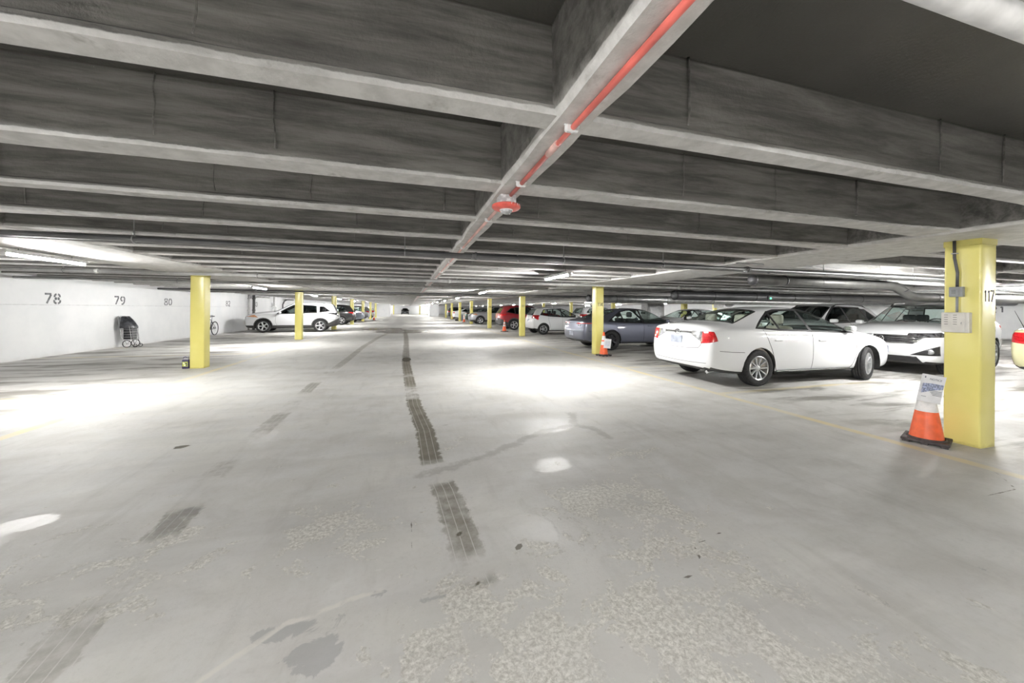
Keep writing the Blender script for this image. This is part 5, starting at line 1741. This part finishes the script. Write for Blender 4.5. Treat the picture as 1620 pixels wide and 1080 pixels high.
duct('elbow_duct', elb, .10, simple('dark_grey_duct', (.11, .11, .105), .4, .3, noise=.1, scale=4), 'grey round duct with a dropping elbow left of column 117', [((x, 5.53, 2.0), (1, 0, 0)) for x in (7.4, 8.4, 9.4, 10.2)] + [((10.93, 5.45, 1.87), (.4, 0, -1)), ((12.0, 5.4, 1.72), (1, 0, 0))])
duct('long_duct', [(9.3, 10.9, 1.93), (9.36, 10.9, 1.93), (9.5, 10.9, 1.93), (30.8, 10.9, 1.93)], .17, simple('mid_grey_duct', (.16, .16, .165), .4, .4, noise=.1, scale=2), 'large dark duct running above the cars behind the foreground sedan', [((x, 10.9, 1.93), (1, 0, 0)) for x in (11, 13, 15, 17, 19)])
duct('long_duct', [(8.5, 15.9, 1.93), (8.56, 15.9, 1.93), (8.7, 15.9, 1.93), (30.8, 15.9, 1.93)], .19, DUCT_GREY, 'pale grey duct far behind the grey sedan', [((x, 15.9, 1.93), (1, 0, 0)) for x in (10, 13, 16)])
# vent units hanging beyond the cars
def vent_unit(name, loc, size, label, mat):
    root = tag(empty(name, loc), label, 'vent unit')
    sx, sy, sz = size
    bm = bmesh.new(); bbox(bm, (-sx / 2, -sy / 2, 0), (sx / 2, sy / 2, sz), .04, 2); obj('cabinet', bm, mat, root)
    bm = bmesh.new()
    V = [bm.verts.new((sx * .34 * math.cos(PI + PI * i / 10), -sy / 2 - .012, sz * .45 + sz * .32 * math.sin(PI + PI * i / 10))) for i in range(11)]
    V += [bm.verts.new((sx * .34, -sy / 2 - .012, sz * .85)), bm.verts.new((-sx * .34, -sy / 2 - .012, sz * .85))]
    f = bm.faces.new(V)
    e = bmesh.ops.extrude_face_region(bm, geom=[f])
    for v in [g for g in e['geom'] if isinstance(g, bmesh.types.BMVert)]: v.co.y += .02
    bmesh.ops.recalc_face_normals(bm, faces=bm.faces[:])
    obj('front_hatch', bm, GREY_METAL, root)
    for s in (-1, 1):
        bm = bmesh.new(); tube(bm, [(s * sx * .4, 0, sz), (s * sx * .4, 0, SLAB_Z - loc[2])], .012, 6); obj('hanger_rod', bm, DARK_METAL, root)
    return root
vent_unit('vent_unit', (13.75, 17.9, 0), (1.15, .6, 1.95), 'grey cabinet with an arched hatch seen above the grey sedan hood', simple('unit_grey', (.36, .36, .36), .5))
vent_unit('vent_unit', (17.6, 16.6, 1.55), (.85, .7, .38), 'white hanging duct unit above the roof of the foreground sedan', WHITE_METAL)
# green indicator
root = tag(empty('exit_light', (12.24, 9.63, 1.83)), 'small green glowing exit indicator above the parked cars', 'light')
t = NT('green_glow'); e = t.n('ShaderNodeEmission'); e.inputs[0].default_value = (.05, .9, .25, 1); e.inputs[1].default_value = 9.0; t.l(e.outputs[0], t.out.inputs['Surface'])
bm = bmesh.new(); bbox(bm, (-.10, -.03, -.05), (.10, .03, .09), .008, 1); obj('housing', bm, DARK_METAL, root)
bm = bmesh.new(); lathe(bm, [(.001, -.045), (.022, -.045), (.03, -.03)], 'y', 12); obj('lamp', bm, t.m, root)
bm = bmesh.new(); tube(bm, [(0, 0, .08), (0, 0, SLAB_Z - 1.83 + .005)], .008, 6); obj('stem', bm, DARK_METAL, root)

# ------------------------------------------------------------------ risers at the end of the numbered wall
root = tag(empty('riser_pipes', (-9.18, 25.2, 0)), 'pair of grey riser pipes at the end of the numbered wall', 'pipe', 'wall risers')
for k, (dx, dy, r, m) in enumerate(((0, 0, .055, PIPE_LT), (.06, .55, .075, PIPE_DK))):
    bm = bmesh.new(); tube(bm, [(dx, dy, 0), (dx, dy, 2.13)], r, 12); obj('riser', bm, m, root)
    for z in (.25, .55, 1.2, 1.9):
        bm = bmesh.new(); tube(bm, [(dx, dy, z - .03), (dx, dy, z + .03)], r + .022, 12); obj('flange', bm, m, root)
bm = bmesh.new(); tube(bm, [(.06, .55, 1.95), (.10, 1.0, 2.03), (.10, 3.0, 2.05)], .05, 10); obj('branch', bm, PIPE_LT, root)
bm = bmesh.new(); tube(bm, [(.05, .27, .60), (.30, .1, .60)], .03, 8); tube(bm, ring_pts(V3((.32, .09, .6)), V3((0, 1, 0)), V3((0, 0, 1)), .09, 16), .012, 6, closed=True); obj('valve_wheel', bm, DARK_METAL, root)
root = tag(empty('standpipe', (-9.12, 29.3, 0)), 'white forked standpipe on the left wall behind the white crossover', 'pipe', 'wall risers')
bm = bmesh.new(); tube(bm, [(0, 0, 2.13), (0, 0, 1.45)], .07, 12); obj('stem', bm, WHITE_METAL, root)
bm = bmesh.new(); tube(bm, [(0, -.42, 1.45), (0, .42, 1.45)], .035, 8); obj('crossbar', bm, WHITE_METAL, root)
for y in (-.34, 0, .34):
    bm = bmesh.new(); tube(bm, [(0, y, 1.45), (0, y, 0)], .03, 8); obj('leg', bm, WHITE_METAL, root)
root = tag(empty('bent_pipe', (-9.15, 31.2, 0)), 'dark pipe bending off the left wall above the white crossover hood', 'pipe', 'wall risers')
bm = bmesh.new(); tube(bm, [(0, 0, 0), (0, 0, 1.6), (.03, .25, 1.85), (.06, .7, 1.98), (.06, 2.4, 2.0)], .05, 10); obj('run', bm, PIPE_DK, root)
bm = bmesh.new(); tube(bm, [(0, 0, 1.2), (0, 0, 1.26)], .07, 10); obj('flange', bm, PIPE_DK, root)
